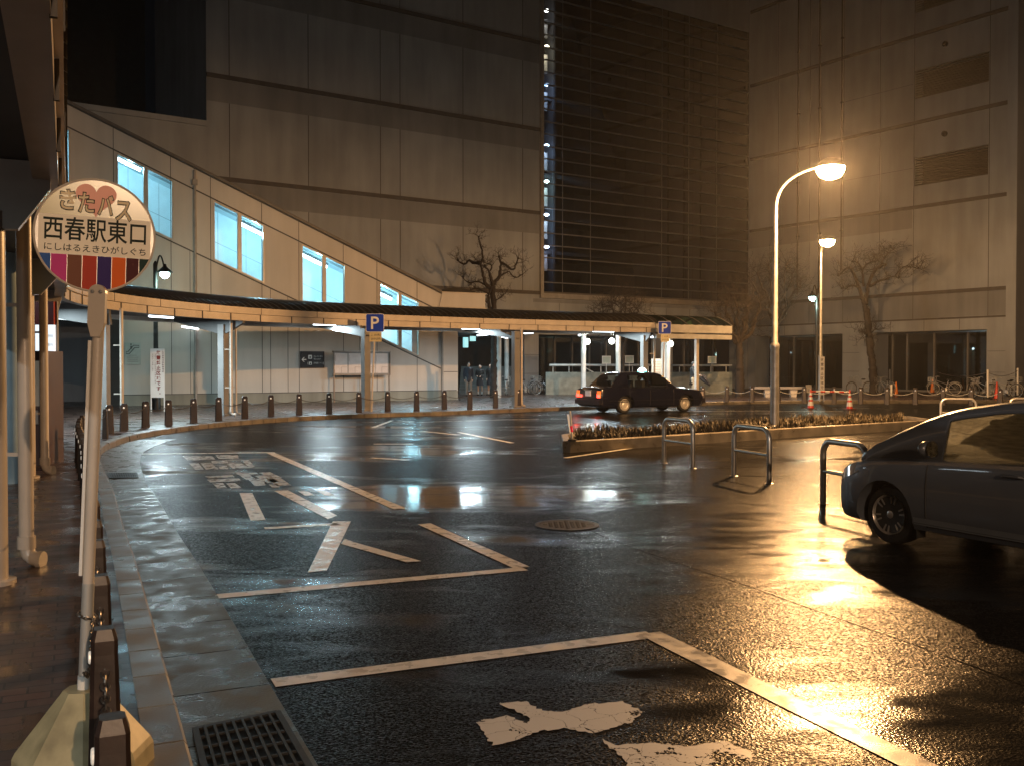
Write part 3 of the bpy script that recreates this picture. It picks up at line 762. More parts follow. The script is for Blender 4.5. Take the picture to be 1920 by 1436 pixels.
for k, (fx, fz, s_) in enumerate(((.40, .66, .17), (.41, .28, .13))):
    ib_ = MB(); x_, z_ = t0 + sw * fx, zb + sh * fz
    ib_.prism([sp(x_ + a * s_ / 2, z_ + b * s_ / 2, .094) for a, b in ((-1, -.8), (-.8, -1), (.8, -1), (1, -.8), (1, .8), (.8, 1), (-.8, 1), (-1, .8))], N3 * .005)
    obj('icon', ib_, INKW, ds)
    i2 = MB(); i2.prism([sp(x_ + a, z_ + b, .1) for a, b in ((-.03, -.05), (.03, -.05), (.03, .02), (-.03, .02))], N3 * .003)
    obj('icon_figure', i2, INK, ds)
text('lettering', 'エレベーター', .09, INKW, ds, sp(t0 + sw * .74, zb + sh * .70, .095), S3, UP, width=.42)
text('lettering', 'Elevator', .06, INKW, ds, sp(t0 + sw * .70, zb + sh * .54, .095), S3, UP, width=.3)
text('lettering', '多機能トイレ', .08, INKW, ds, sp(t0 + sw * .74, zb + sh * .30, .095), S3, UP, width=.42)
text('lettering', '(', .14, INKW, ds, sp(t0 + sw * .31, zb + sh * .28, .095), S3, UP)
text('lettering', ')', .14, INKW, ds, sp(t0 + sw * .95, zb + sh * .28, .095), S3, UP)
# notice board on legs
t0, zt = PL(619, 661, SA, SD); t1, zb = PL(722, 701, SA, SD)
nb = thing('notice_board', 'wide display board of pale map sheets standing before the white wall', 'notice board', tuple(sp((t0 + t1) / 2, 0, .5)))
f = MB(); spoly(f, [(t0, zb), (t1, zb), (t1, zt), (t0, zt)], .42, .5); obj('panel', f, mat('board_back', (.28, .26, .24), .5), nb)
f = MB()
spoly(f, [(t0 - .04, zb - .05), (t1 + .04, zb - .05), (t1 + .04, zb), (t0 - .04, zb)], .40, .56); spoly(f, [(t0 - .04, zt), (t1 + .04, zt), (t1 + .04, zt + .06), (t0 - .04, zt + .06)], .38, .58)
for q in (t0 - .04, (t0 + t1) / 2 + .02, t1): spoly(f, [(q, zb), (q + .04, zb), (q + .04, zt), (q, zt)], .5, .56)
obj('frame', f, mat('board_frame', (.24, .2, .17), .4, metal=.4), nb)
for q in (t0 - .02, (t0 + t1) / 2 + .02, t1 - .02):
    f = MB(); spoly(f, [(q, 0), (q + .05, 0), (q + .05, zb - .05), (q, zb - .05)], .44, .5); obj('leg', f, mat('board_frame', (.24, .2, .17), .4, metal=.4), nb)
n = 4
for i in range(n):
    a = t0 + .03 + (t1 - t0 - .06) * i / n + (.03 if i == 2 else 0); b = a + (t1 - t0 - .06) / n - .05
    f = MB(); spoly(f, [(a, zb + .04), (b, zb + .04), (b, zt - .04), (a, zt - .04)], .5, .508); sh_ = obj('map_sheet', f, mat('map_paper', (.66, .60, .58), .4, var=.06, scale=6), nb)
    f = MB(); ww = b - a
    for (x0, y0, x1, y1) in ((a + ww * .5, zb + .04, a + ww * .5 + .012, zb + .3), (a + ww * .5, zb + .3, b - .02, zb + .312), (a + .03, zb + .55, a + .04, zt - .12)):
        spoly(f, [(x0, y0), (x1, y0), (x1, y1), (x0, y1)], .508, .511)
    obj('map_line', f, mat('map_ink', (.25, .2, .2), .5), sh_, local=True)
# black passage under the left end of the stair, and its back
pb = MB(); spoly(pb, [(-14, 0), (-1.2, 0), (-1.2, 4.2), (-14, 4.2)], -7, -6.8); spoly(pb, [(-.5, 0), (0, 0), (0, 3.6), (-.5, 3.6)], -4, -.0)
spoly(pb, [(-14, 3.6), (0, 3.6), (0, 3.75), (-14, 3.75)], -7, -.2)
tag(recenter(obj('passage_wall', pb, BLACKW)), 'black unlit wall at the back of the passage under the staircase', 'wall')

# steps and entrance canopy right of the staircase
stp = MB()
for i in range(9):
    a = P(862, 741); stp.box((a.x + 1.3, 54.6 + i * .3, .085 + i * .17), (2.9, .3, .17 + i * .0))
    stp.box((a.x + 1.3, 54.6 + i * .3 + .01, .045 + i * .085), (2.88, .28, .09 + i * .17))
tag(recenter(obj('entrance_steps', stp, mat('step_concrete', (.09, .09, .085), .5))), 'grey concrete steps behind the three people at the station entrance', 'steps')
ec = thing('entrance_canopy', 'flat beige canopy on pale round columns above the station entrance', 'canopy', (2.0, 50.5, 0))
a, b = PY(915, 590, 50), PY(1127, 590, 52.5)
f = MB(); zc = 4.05
d2 = (b - a).to_2d().normalized(); n2 = Vector((-d2.y, d2.x))
def q4(p, q, z0, z1_, dep, mb): mb.prism([(p.x, p.y, z0), (q.x, q.y, z0), (q.x + n2.x * dep, q.y + n2.y * dep, z0), (p.x + n2.x * dep, p.y + n2.y * dep, z0)], (0, 0, z1_ - z0))
q4(a, b, zc, zc + .28, 4.5, f); obj('roof', f, CREAM, ec)
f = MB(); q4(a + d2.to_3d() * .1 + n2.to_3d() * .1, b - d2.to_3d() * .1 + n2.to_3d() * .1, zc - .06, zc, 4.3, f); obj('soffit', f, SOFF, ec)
for px, py in ((935, 745), (950, 738)):
    c = P(px, py); obj('column', MB().lathe([(.13, 0), (.13, 4.0)], (c.x, c.y, 0), 14), mat('white_column', (.62, .62, .60), .35), ec, smooth=True)
for px0, py0, px1, py1, Y in ((895, 629, 918, 627, 50.5), (918, 627, 952, 634, 50.5), (983, 625, 1000, 624, 47), (1085, 629, 1098, 628, 50)):
    p, q = PY(px0, py0, Y), PY(px1, py1, Y + .4)
    obj('tube_light', MB().tube([p, q], .04, 6), TUBE_E, ec)
light('AREA', 'canopy_light', (-1.0, 51.8, 3.2), 80, COOL, 2.2, sy=.3, parent=ec)
light('AREA', 'canopy_light', (2.4, 52.0, 3.2), 90, COOL, 2.2, sy=.3, parent=ec)
# lit cyan panels deep inside the entrance
ip = MB(); a, b = PY(868, 633, 56), PY(878, 652, 56); ip.box(((a.x + b.x) / 2, 56, (a.z + b.z) / 2), (b.x - a.x, .05, a.z - b.z))
a, b = PY(881, 631, 56), PY(892, 640, 56); ip.box(((a.x + b.x) / 2, 56, (a.z + b.z) / 2), (b.x - a.x, .05, a.z - b.z))
tag(recenter(obj('backlit_panel', ip, mat('backlit_cyan', (.5, .9, .9), .4, emit=(.35, .8, .85), estr=.9))), 'pair of small cyan lit panels high up inside the entrance', 'lit panel')

# ------------------------------------------------------------------ curved walkway canopy
Fp = catmull([(1.8, -4), (0, 0), (-3.39, 7.5), (-5.8, 12.9), (-8.0, 17.8), (-9.4, 21.0), (-9.98, 24.3), (-9.6, 27.5), (-8.5, 30.8), (-6.9, 33.3), (-4.75, 35.4), (-1.4, 38.0), (.3, 39.1), (3.2, 40.8), (6.3, 42.5)], .15)
FN = normals(Fp)
def cp(i, s, z): return (Fp[i].x + FN[i].x * s, Fp[i].y + FN[i].y * s, z)
def sweep(mb, sec, i0, i1, step=1, closed=True):
    idx = list(range(i0, i1, step))
    if idx[-1] != i1: idx.append(i1)
    n = len(sec); base = []
    for i in idx: base += [cp(i, s, z) for s, z in sec]
    fs = []
    for k in range(len(idx) - 1):
        for j in range(n if closed else n - 1):
            fs.append((k * n + j, (k + 1) * n + j, (k + 1) * n + (j + 1) % n, k * n + (j + 1) % n))
    if closed: fs += [tuple(range(n)), tuple(range((len(idx) - 1) * n, len(idx) * n))[::-1]]
    mb.add(base, fs)
NF = len(Fp) - 1
can = thing('walkway_canopy', 'long curved walkway canopy with beige fascia and ribbed metal roof', 'canopy', (-8.5, 30.8, 0))
f = MB(); seg = 16
for i in range(0, NF, seg): sweep(f, [(.0, 3.215), (0, 3.42), (.1, 3.42), (.1, 3.215)], i + (0 if i == 0 else 0), min(NF, i + seg))
fa = obj('fascia', f, CREAM, can)
f = MB(); seg = 9
for i in range(4, NF, seg):
    j = min(NF, i + seg)
    if j - i < 2: continue
    sweep(f, [(.045, 3.0), (.045, 3.205), (.22, 3.205), (.22, 3.0)], i, j - 0, 1)
obj('gutter_box', f, CREAM, can)
f = MB()
for i in range(4, NF, seg):
    p = cp(i, .035, 3.1); a = math.atan2(FN[i].y, FN[i].x); f.box(p, (.03, .028, .215), a)
for i in range(0, NF, 16): p = cp(i, -.003, 3.318); f.box(p, (.012, .014, .20), math.atan2(FN[i].y, FN[i].x))
obj('fascia_groove', f, JOINT, can)
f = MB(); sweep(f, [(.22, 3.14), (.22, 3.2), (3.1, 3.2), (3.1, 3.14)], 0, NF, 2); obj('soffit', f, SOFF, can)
f = MB()   # corrugated barrel roof
sec = [(s, 3.43 + .42 * math.sin(math.pi * (s + .02) / 3.25) ** .8 if 0 < s + .02 < 3.25 else 3.43) for s in [-.02 + 3.25 * k / 14 for k in range(15)]]
vs = []; fs = []; n = len(sec)
for i in range(NF + 1):
    h = .035 if (i // 1) % 2 else 0
    vs += [cp(i, s, z + h) for s, z in sec]
for i in range(NF):
    for j in range(n - 1): fs.append((i * n + j, (i + 1) * n + j, (i + 1) * n + j + 1, i * n + j + 1))
f.add(vs, fs); obj('roof', f, ROOFM, can)
f = MB(); sweep(f, [(3.08, 3.0), (3.08, 3.42), (3.2, 3.42), (3.2, 3.0)], 0, NF, 2); obj('rear_fascia', f, CREAM, can)
def nearest(path, p):
    return min(range(len(path)), key=lambda i: (path[i] - Vector((p[0], p[1]))).length)
COLS = [(-3.86, 7.28, 'round'), (-6.95, 14.1, 'round'), (-9.45, 20.0, 'round'), (-9.93 - .32, 24.74, 'sq'), tuple(P(419, 779)[:2]) + ('sq',), tuple(P(686, 770)[:2]) + ('sq',), tuple(P(967, 763)[:2]) + ('sq',), (5.75, 42.9, 'sq')]
for (x, y, kd) in COLS:
    i = nearest(Fp, (x, y)); a = math.atan2(FN[i].y, FN[i].x)
    s0 = (Vector((x, y)) - Fp[i]).dot(FN[i])
    if kd == 'round': c = obj('column', MB().lathe([(.17, 0), (.17, .03), (.115, .035), (.115, 2.75)], (x, y, 0), 20), CREAM, can, smooth=True)
    else:
        f = MB().box((x, y, 1.45), (.24, .24, 2.9), a); f.box((x, y, .03), (.36, .36, .06), a)
        c = obj('column', f, GREYP, can)
    # tapered arms
    n3 = Vector((FN[i].x, FN[i].y, 0)); t3 = Vector((-n3.y, n3.x, 0)); C = Vector((x, y, 0))
    f = MB()
    inn_, out_ = .10 - s0, 3.0 - s0
    prof = [(inn_, 3.13), (out_, 3.13), (out_, 3.02), (.2, 2.62), (-.2, 2.62), (inn_, 2.93)]
    f.prism([C + n3 * q + Vector((0, 0, z)) - t3 * .06 for q, z in prof], t3 * .12)
    obj('bracket', f, ARMM if kd == 'sq' else CREAM, can)
# downpipes with elbows
for (x, y, rr) in ((P(50, 1060).x, P(50, 1060).y, .058), (P(84, 888).x, P(84, 888).y, .062), (P(97, 828).x, P(97, 828).y, .058), tuple(P(229, 806)[:2]) + (.045,), tuple(P(434, 780)[:2]) + (.045,), tuple(P(443, 778)[:2]) + (.03,), tuple(P(978, 763)[:2]) + (.045,), (6.15, 42.6, .045)):
    f = MB().tube([(x, y, 3.02), (x, y, .16), (x + .02, y, .09), (x + .07, y - .01, .055), (x + .12, y - .01, .05)], rr, 12)
    f.lathe([(rr * 1.22, 0), (rr * 1.22, .1)], (x, y, .14), 12)
    for z in (.9, 2.1): f.box((x - .1, y, z), (.2, .02, .03))
    f.tube([(x + .10, y - .01, .051), (x + .14, y - .012, .05)], rr * 1.2, 12)
    obj('downpipe', f, CREAM, can, smooth=True)
# tube lights under the soffit
for (x0, y0, x1, y1, zz) in ((103, 596, 172, 605, 3.05), (342, 613, 400, 621, 3.05)):
    p, q = P(x0, y0, 3.08), P(x1, y1, 3.08)
    obj('tube_light', MB().tube([p, q], .035, 8), TUBE_E, can)
TL = []
for i in range(30, NF - 4, 42):
    p = Vector(cp(i, 1.75, 3.07)); a = math.atan2(FN[i].y, FN[i].x) + math.pi / 2
    t3 = Vector((math.cos(a), math.sin(a), 0))
    obj('tube_light', MB().tube([p - t3 * .55, p + t3 * .55], .03, 8), TUBE_E, can)
    y = p.y
    light('AREA', 'tube_glow', p - Vector((0, 0, .05)), 8 if y < 20 else 380, COOL, 1.1, rot=(0, 0, a), sy=.08, parent=can)

# glass-roofed shelter beyond the second parking sign
shl = thing('glass_shelter', 'short shelter with arched greenish glass roof and white fascia beside the sign', 'shelter', (8.4, 43.4, 0))
a, b = Vector((6.2, 42.35)), Vector((9.95, 44.6)); d = (b - a).normalized(); nn = Vector((-d.y, d.x))
def s2(u, s, z): p = a + d * u + nn * s; return Vector((p.x, p.y, z))
Ls = (b - a).length
f = MB(); f.prism([s2(0, 0, 3.02), s2(Ls, 0, 3.02), s2(Ls, .12, 3.02), s2(0, .12, 3.02)], (0, 0, .34)); f.prism([s2(0, 0, 2.75), s2(Ls, 0, 2.75), s2(Ls, .2, 2.75), s2(0, .2, 2.75)], (0, 0, .2))
obj('fascia', f, mat('pale_fascia', (.45, .44, .42), .4), shl)
f = MB()
for k in range(6):
    u = Ls * k / 5
    f.tube([s2(u, 2.6 * q / 8, 3.36 + .45 * math.sin(math.pi * q / 8)) for q in range(9)], .035, 6)
f.prism([s2(0, 2.5, 2.9), s2(Ls, 2.5, 2.9), s2(Ls, 2.62, 2.9), s2(0, 2.62, 2.9)], (0, 0, .45))
obj('roof_rib', f, GREYP, shl)
f = MB(); vs = []
for k in range(2):
    vs += [s2(Ls * k, 2.6 * q / 8, 3.385 + .45 * math.sin(math.pi * q / 8)) for q in range(9)]
f.add(vs, [(q, q + 1, 9 + q + 1, 9 + q) for q in range(8)]); obj('roof_pane', f, glass('green_glass', (.25, .4, .33), .8, .1, (.7, 1, .85)), shl)
for u in (2.45,):
    for s in (.2, 2.5):
        p = s2(u, s, 0); obj('column', MB().box((p.x, p.y, 1.4), (.14, .14, 2.8), math.atan2(d.y, d.x)), CREAM, shl)
f = MB(); f.prism([s2(.1, .25, 2.88), s2(Ls - .1, .25, 2.88), s2(Ls - .1, 2.5, 2.88), s2(.1, 2.5, 2.88)], (0, 0, .04)); obj('soffit', f, mat('white_soffit', (.5, .5, .5), .5), shl)
for u in (.9, 3.2):
    p = s2(u, 1.3, 2.84); obj('tube_light', MB().tube([p - d.to_3d() * .6, p + d.to_3d() * .6], .035, 8), TUBE_E, shl)
    light('AREA', 'tube_glow', p - Vector((0, 0, .05)), 110, COOL, 1.2, rot=(0, 0, math.atan2(d.y, d.x)), sy=.08, parent=shl)

# ------------------------------------------------------------------ ramp wall, handrail, lit columns, boards
a, b = Vector((1.85, 53.6)), Vector((12.2, 54.6))
rwl = thing('ramp_wall', 'low grey concrete ramp wall with a bright handrail behind the taxi', 'wall', ((a.x + b.x) / 2, 54.1, 0))
d = (b - a).normalized(); nn = Vector((-d.y, d.x)); Lr = (b - a).length
def r2(u, s, z): p = a + d * u + nn * s; return Vector((p.x, p.y, z))
f = MB().prism([r2(0, 0, 0), r2(Lr, 0, 0), r2(Lr, .25, 0), r2(0, .25, 0)], (0, 0, 1.22)); obj('concrete_wall', f, mat('ramp_concrete', (.20, .21, .18), .6, var=.3), rwl)
f = MB().tube([r2(.2, .1, 1.60), r2(6.2, .1, 1.60)], .075, 8); f.tube([r2(6.9, .1, 1.58), r2(Lr, .1, 1.58)], .06, 8); obj('handrail', f, mat('bright_rail', (.72, .72, .7), .25, metal=.6), rwl)
f = MB()
for k in range(12): f.tube([r2(.4 + k * .88, .1, 1.2), r2(.4 + k * .88, .1, 1.58)], .025, 6)
f.tube([r2(2.0, .05, 1.55), r2(3.9, .05, .5)], .03, 6)
obj('rail_post', f, STEEL, rwl)
for j, (px, py, Y, top) in enumerate(((1094, 745, 47.5, 3.35), (1159, 745, 48.5, 3.4), (1252, 745, 48.0, 3.1))):
    x = (px - 960) / F_PX * Y
    lc = thing('lantern_column', ['pale column with globe lamp directly above the taxi boot', 'pale column with globe lamp left of the taxi roof lamp', 'pale column with globe lamp just right of the second parking sign'][j], 'lamp column', (x, Y, 0), 0, 'globe lamp columns')
    obj('column', MB().lathe([(.12, 0), (.12, top)], (x, Y, 0), 14), mat('white_column', (.62, .62, .60), .35), lc, smooth=True)
    g = PY((1101, 1147, 1257)[j], (641, 640, 645)[j], Y - .28)
    obj('arm', MB().tube([(x, Y, g.z), (g.x, g.y + .12, g.z)], .02, 6), STEEL, lc)
    obj('globe', MB().ball(g, .15, 16, 10), GLOBE_E, lc, smooth=True)
    light('POINT', 'globe_light', g - Vector((0, .2, 0)), 45, (.95, 1, .9), .12, parent=lc)
for j, (px, py, w_, h_) in enumerate(((1137, 675, .42, .38), (1180, 674, .42, .36), (1335, 675, .42, .36))):
    c = PY(px, py, 53.4 if j < 2 else 53.9)
    bdx = thing('rail_panel', ['small pale square panel above the handrail over the rear of the taxi', 'small pale square panel above the handrail behind the roof lamp of the taxi', 'small tilted white panel above the handrail right of the shelter column'][j], 'panel', (c.x, c.y, 1.3), 0, 'small panels on the handrail')
    f = MB().box(c, (w_, .03, h_), 0); obj('plate', f, mat('pale_plate', (.45, .5, .42), .5), bdx)
    f = MB(); 
    for sx, sz, ww, hh in ((0, h_ / 2, w_ + .06, .04), (0, -h_ / 2, w_ + .06, .04), (w_ / 2, 0, .04, h_ - .04), (-w_ / 2, 0, .04, h_ - .04)): f.box(c + Vector((sx, -.01, sz)), (ww, .05, hh))
    obj('frame', f, WHITE, bdx)
    obj('post', MB().tube([(c.x, c.y + .03, 1.22), (c.x, c.y + .03, c.z)], .02, 6), STEEL, bdx)
c = PY(1231, 688, 44.2)
pb_ = thing('poster_board', 'beige poster board on the canopy column left of the second parking sign', 'poster board', (c.x, c.y, 0))
obj('panel', MB().box((c.x, c.y, c.z), (.44, .05, .72)), mat('poster_beige', (.66, .55, .42), .5), pb_)
obj('leg', MB().box((c.x - .17, c.y, (c.z - .36) / 2), (.04, .04, c.z - .36)), STEEL, pb_)
obj('leg', MB().box((c.x + .17, c.y, (c.z - .36) / 2), (.04, .04, c.z - .36)), STEEL, pb_)
f = MB(); 
for k in range(5): f.box((c.x, c.y - .027, c.z + .24 - k * .12), (.34, .004, .012))
obj('print_line', f, mat('print_brown', (.3, .2, .14), .6), pb_)

# ------------------------------------------------------------------ street lamps
def pole_lamp(label, base, head, arm_start_z, r0=.085, power=3000, strength_obj=LENS_E, radius=.16, spill=.3, col=None):
    SOD = col or (1.0, .52, .20)
    t = thing('street_lamp', label, 'street lamp', tuple(base), 0, 'sodium street lamps')
    b = Vector(base); h = Vector(head)
    f = MB().lathe([(r0 * 1.9, 0), (r0 * 1.9, .04), (r0 * 1.25, .06), (r0 * 1.2, 1.9), (r0 * 1.32, 1.95), (r0 * 1.32, 2.02), (r0 * .85, 2.08), (r0 * .62, arm_start_z - b.z)], tuple(b), 18)
    obj('pole', f, GALV, t, smooth=True)
    a = Vector((b.x, b.y, arm_start_z)); pts = []; c1 = a + Vector((0, 0, (h.z - a.z) * .75)); c2 = a.lerp(h, .45) + Vector((0, 0, (h.z - a.z) * .55))
    c2.z = h.z + .02
    for i in range(15):
        u = i / 14; pts.append(((1 - u) ** 3) * a + 3 * u * (1 - u) ** 2 * c1 + 3 * u * u * (1 - u) * c2 + u ** 3 * (h + Vector((0, 0, .04))))
    obj('arm', MB().tube(pts, [r0 * .62 - i * .0012 for i in range(15)], 10), GALV, t, smooth=True)
    hs_ = 1.0
    hd = MB().lathe([(0, .20), (.09, .19), (.20, .14), (.30, .05), (.34, -.015), (.335, -.03), (0, -.03)], tuple(h), 20)
    ho = obj('lamp_head', hd, GALV, t, smooth=True)
    ln = MB().lathe([(.325, -.032), (.315, -.13), (.25, -.24), (.13, -.30), (0, -.32)], tuple(h), 20)
    obj('lens', ln, strength_obj, ho, local=True, smooth=True)
    light('POINT', 'lamp_light', h - Vector((0, 0, .095)), power, SOD, .055, parent=t)
    return t
L1B = P(1452, 801, .09); L1H = PY(1557, 312, 23.4)
pole_lamp('nearest tall street lamp with curved arm standing in the planted traffic island', L1B, L1H, PY(1454, 392, 24.2).z, power=12500)
L2B = P(1538, 750); L2H = PY(1551, 450, L2B.y - 1.6)
pole_lamp('farther street lamp rising behind the two striped cones', L2B, L2H, PY(1538, 475, L2B.y).z, .08, power=3600)
pole_lamp('street lamp on the pavement behind the viewer', (7.6, -12.5, 0), (6.2, -12.0, 6.4), 5.5, power=7500, col=(1.0, .66, .42))
pole_lamp('added white lamp far behind the viewer, brightening the upper walls', (-9.0, -19.0, 0), (-8.0, -17.0, 8.4), 7.4, power=5200, col=(.90, .98, 1.0))  # unseen lamp added to light the upper walls a neutral grey
def park_lamp(label, base, globe, col, parent=None, power=300):
    t = thing('park_lamp', label, 'street lamp', tuple(base), 0, 'teal white globe lamps')
    b = Vector(base); g = Vector(globe); top = g.z + .35
    obj('pole', MB().lathe([(.16, 0), (.16, .5), (.09, .6), (.075, top - b.z), (.03, top - b.z + .1), (0, top - b.z + .12)], tuple(b), 14), DARK, t, smooth=True)
    pts = []
    for i in range(11):
        u = i / 10; pts.append(Vector((b.x + (g.x - b.x) * u, b.y + (g.y - b.y) * u, top - .35 + .55 * math.sin(math.pi * min(1, u * 1.05)) + .2 * u)))
    obj('arm', MB().tube(pts, .03, 8), DARK, t, smooth=True)
    obj('shade', MB().lathe([(.05, .34), (.07, .24), (.16, .16), (.27, .06), (.28, .03), (.24, .02)], tuple(g), 18), DARK, t, smooth=True)
    obj('globe', MB().ball(g - Vector((0, 0, .02)), .17, 16, 10), col, t, smooth=True)
    light('POINT', 'globe_light', g - Vector((0, 0, .28)), power, (.6, 1, .88), .15, parent=t)
    return t
b4 = P(293, 767); park_lamp('teal white park lamp on a dark pole before the staircase wall', b4, PY(309, 513, b4.y - .1), CYAN_E, power=130)
b3 = P(1531, 741); park_lamp('teal white park lamp beside the farther street lamp pole', (b3.x, b3.y, 0), PY(1523, 558, b3.y - .2), CYAN_E, power=170)

# ------------------------------------------------------------------ bollards and chains
def make_bollard(wb=.105, wt=.084, h_=.68):
    t = thing('bollard', '', 'bollard')
    f = MB(); secs = [(wb, 0), (wb * .98, .05), (wt * 1.05, h_ - .15), (wt, h_ - .09), (wt, h_ - .04), (wt * .74, h_)]
    vs = []
    for h, z in secs:
        c = h * .72
        vs += [(x, y, z) for x, y in ((h, -c), (h, c), (c, h), (-c, h), (-h, c), (-h, -c), (-c, -h), (c, -h))]
    fs = [(i * 8 + k, i * 8 + (k + 1) % 8, (i + 1) * 8 + (k + 1) % 8, (i + 1) * 8 + k) for i in range(len(secs) - 1) for k in range(8)]
    fs.append(tuple(range(40, 48))); f.add(vs, fs)
    obj('post', f, STONE, t, local=True)
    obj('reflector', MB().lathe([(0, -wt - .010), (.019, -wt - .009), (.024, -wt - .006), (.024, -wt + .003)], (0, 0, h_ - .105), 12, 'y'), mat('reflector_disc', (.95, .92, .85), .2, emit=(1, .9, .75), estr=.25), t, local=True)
    return t
def kp(i, off): return K[i] + KN[i] * off
path = [kp(i, .34) for i in range(len(K))]
FAR = [(972, 763), (929, 765), (881, 767), (833, 767.5), (781, 769.5), (727, 771), (673, 773), (617, 775.5), (561, 778), (508, 781), (459, 785), (410, 788.5), (363, 792), (316, 797), (273, 801), (232.5, 808), (205, 813)]
pos = [P(*q) for q in FAR]
last = pos[-1].y
i0 = nearest(path, (-1.10, 2.76))
nproto = None; near = []; d = 0; q = path[i0]; near.append(q); 
for i in range(i0, len(path) - 1):
    d += (path[i + 1] - path[i]).length
    if d >= .93:
        d -= .93
        if path[i + 1].y > last - .6: break
        near.append(path[i + 1])
RT = [(1318, 754), (1363, 753.5), (1410, 754), (1459, 755), (1508, 755.5), (1564, 756), (1613.5, 757), (1663, 758), (1716, 758.5), (1768, 759), (1821, 760), (1875, 762)]
bproto = make_bollard(.062, .046, .65); used = False
def place_bollard(p, label, group, face):
    global used
    if not used: b = bproto; used = True; b.location = (p[0], p[1], 0); b.rotation_euler = (0, 0, face); b['label'] = label; b['group'] = group; WL[b] = Vector((p[0], p[1], 0)); return b
    return copy_tree(bproto, (p[0], p[1], 0), face, label, group)
def face_to(p): return math.atan2(-p[1], -p[0]) + math.pi / 2
NB = []
for k, p in enumerate(near):
    a = math.atan2((path[nearest(path, p)] - Vector((0, 0))).y, 1)
    i = nearest(path, p); ang = math.atan2(KN[i].y, KN[i].x) + math.pi / 2
    NB.append(place_bollard((p.x, p.y), '%s brown stone bollard from the bus sign in the row along the near kerb' % ordn(k), 'bollards along the near kerb', ang))
bproto = make_bollard(); used = False
for k, p in enumerate(pos):
    place_bollard((p.x, p.y), '%s brown bollard leftwards from the taxi tail along the curved kerb' % ordn(k), 'bollards along the far curved kerb', face_to(p))
rp = [P(*q) for q in RT]
for k, p in enumerate(rp):
    place_bollard((p.x, p.y), '%s brown bollard rightwards from the front of the taxi along the far pavement' % ordn(k), 'bollards along the far pavement', face_to(p))
CHM = mat('chain_steel', (.20, .18, .16), .35, metal=.8, var=.3, scale=20)
def hang(a, b, sag, n=12):
    return [Vector((a[0] + (b[0] - a[0]) * u, a[1] + (b[1] - a[1]) * u, .53 - sag * 4 * u * (1 - u))) for u in [i / n for i in range(n + 1)]]
def link_chain(a, b, sag, pts=None, r=.0045, L=.042, wdt=.013):
    pts = pts or hang(a, b, sag, 40); path_ = []; acc = 0; f = MB(); k = 0
    D = [0]
    for p, q in zip(pts, pts[1:]): D.append(D[-1] + (q - p).length)
    s = 0
    while s < D[-1] - L * .5:
        j = max(i for i in range(len(D)) if D[i] <= s + L / 2 or i == 0); j = min(j, len(pts) - 2)
        t = (pts[j + 1] - pts[j]).normalized(); c = pts[j].lerp(pts[j + 1], (s + L / 2 - D[j]) / max(1e-6, D[j + 1] - D[j]))
        sd = t.cross(Vector((0, 0, 1))); sd = sd.normalized() if sd.length > .01 else Vector((1, 0, 0)); up = sd.cross(t)
        w_ = (sd if k % 2 else up)
        ring = []
        for q in range(12):
            a_ = 2 * math.pi * q / 12
            ring.append(c + t * (math.cos(a_) * L * .5) + w_ * (math.sin(a_) * wdt))
        f.tube(ring, r, 5, closed=True); s += L * .76; k += 1
    return f
for k in range(len(near) - 1):
    a, b = near[k], near[k + 1]
    if k < 3: f = link_chain(a, b, .17)
    else: f = MB().tube(hang(a, b, .10), .009, 5)
    lab = 'heavy steel link chain sagging between the %s and %s bollards of the near kerb row' if k < 3 else 'sagging chain between the %s and %s bollards of the near kerb row'
    tag(recenter(obj('chain', f, CHM)), lab % (ordn(k), ordn(k + 1)), 'chain', 'chains along the near kerb')
for k in range(len(pos) - 1):
    tag(recenter(obj('chain', MB().tube(hang(pos[k], pos[k + 1], .12), .012, 5), CHM)), 'thin chain between the %s and %s bollards leftwards from the taxi tail' % (ordn(k), ordn(k + 1)), 'chain', 'chains along the far curved kerb')
for k in range(len(rp) - 1):
    tag(recenter(obj('chain', MB().tube(hang(rp[k], rp[k + 1], .15), .014, 5), mat('white_chain', (.5, .5, .48), .5))), 'pale chain between the %s and %s bollards right of the taxi' % (ordn(k), ordn(k + 1)), 'chain', 'chains along the far pavement')

# ------------------------------------------------------------------ hoop barriers
def hoop(label, p, q, h=.74, r=.038, group='steel hoop barriers beside the parked car'):
    p, q = Vector(p), Vector(q); t = thing('hoop_barrier', label, 'barrier', ((p.x + q.x) / 2, (p.y + q.y) / 2, p.z), 0, group)
    d = (q - p).to_3d().normalized(); d.z = 0; up = Vector((0, 0, 1)); rr = .17; pts = [p + up * -.01, p + up * (h - rr)]
    for i in range(1, 8):
        a = math.pi / 2 * i / 8; pts.append(p + up * (h - rr) + d * rr * (1 - math.cos(a)) + up * rr * math.sin(a))
    pts.append(p + up * h + d * rr); pts.append(q + up * h - d * rr)
    for i in range(1, 8):
        a = math.pi / 2 * i / 8; pts.append(q + up * (h - rr) - d * rr * (1 - math.sin(a)) + up * rr * math.cos(a))
    pts += [q + up * (h - rr), q + up * -.01]
    obj('frame', MB().tube(pts, r, 14), STEEL, t, smooth=True)
    zz = h * .52
    obj('crossbar', MB().tube([p + up * zz, q + up * zz], r * .62, 10), STEEL, t, smooth=True)
    for e in (p, q): obj('foot_collar', MB().lathe([(r * 1.8, 0), (r * 1.8, .006), (r * 1.1, .014)], (e.x, e.y, p.z), 14), GALV, t, smooth=True)
hh = PR(1543, 944); hoop('steel hoop barrier nearest the grey car, bright road glare behind it', hh, hh + Vector((.25, -.83, 0)), .80)
hoop('steel hoop barrier in the middle of the three before the car', PR(1376, 892), PR(1442, 906), .80)
hoop('steel hoop barrier farthest left, before the planted island', PR(1245, 868), PR(1299, 878), .80)
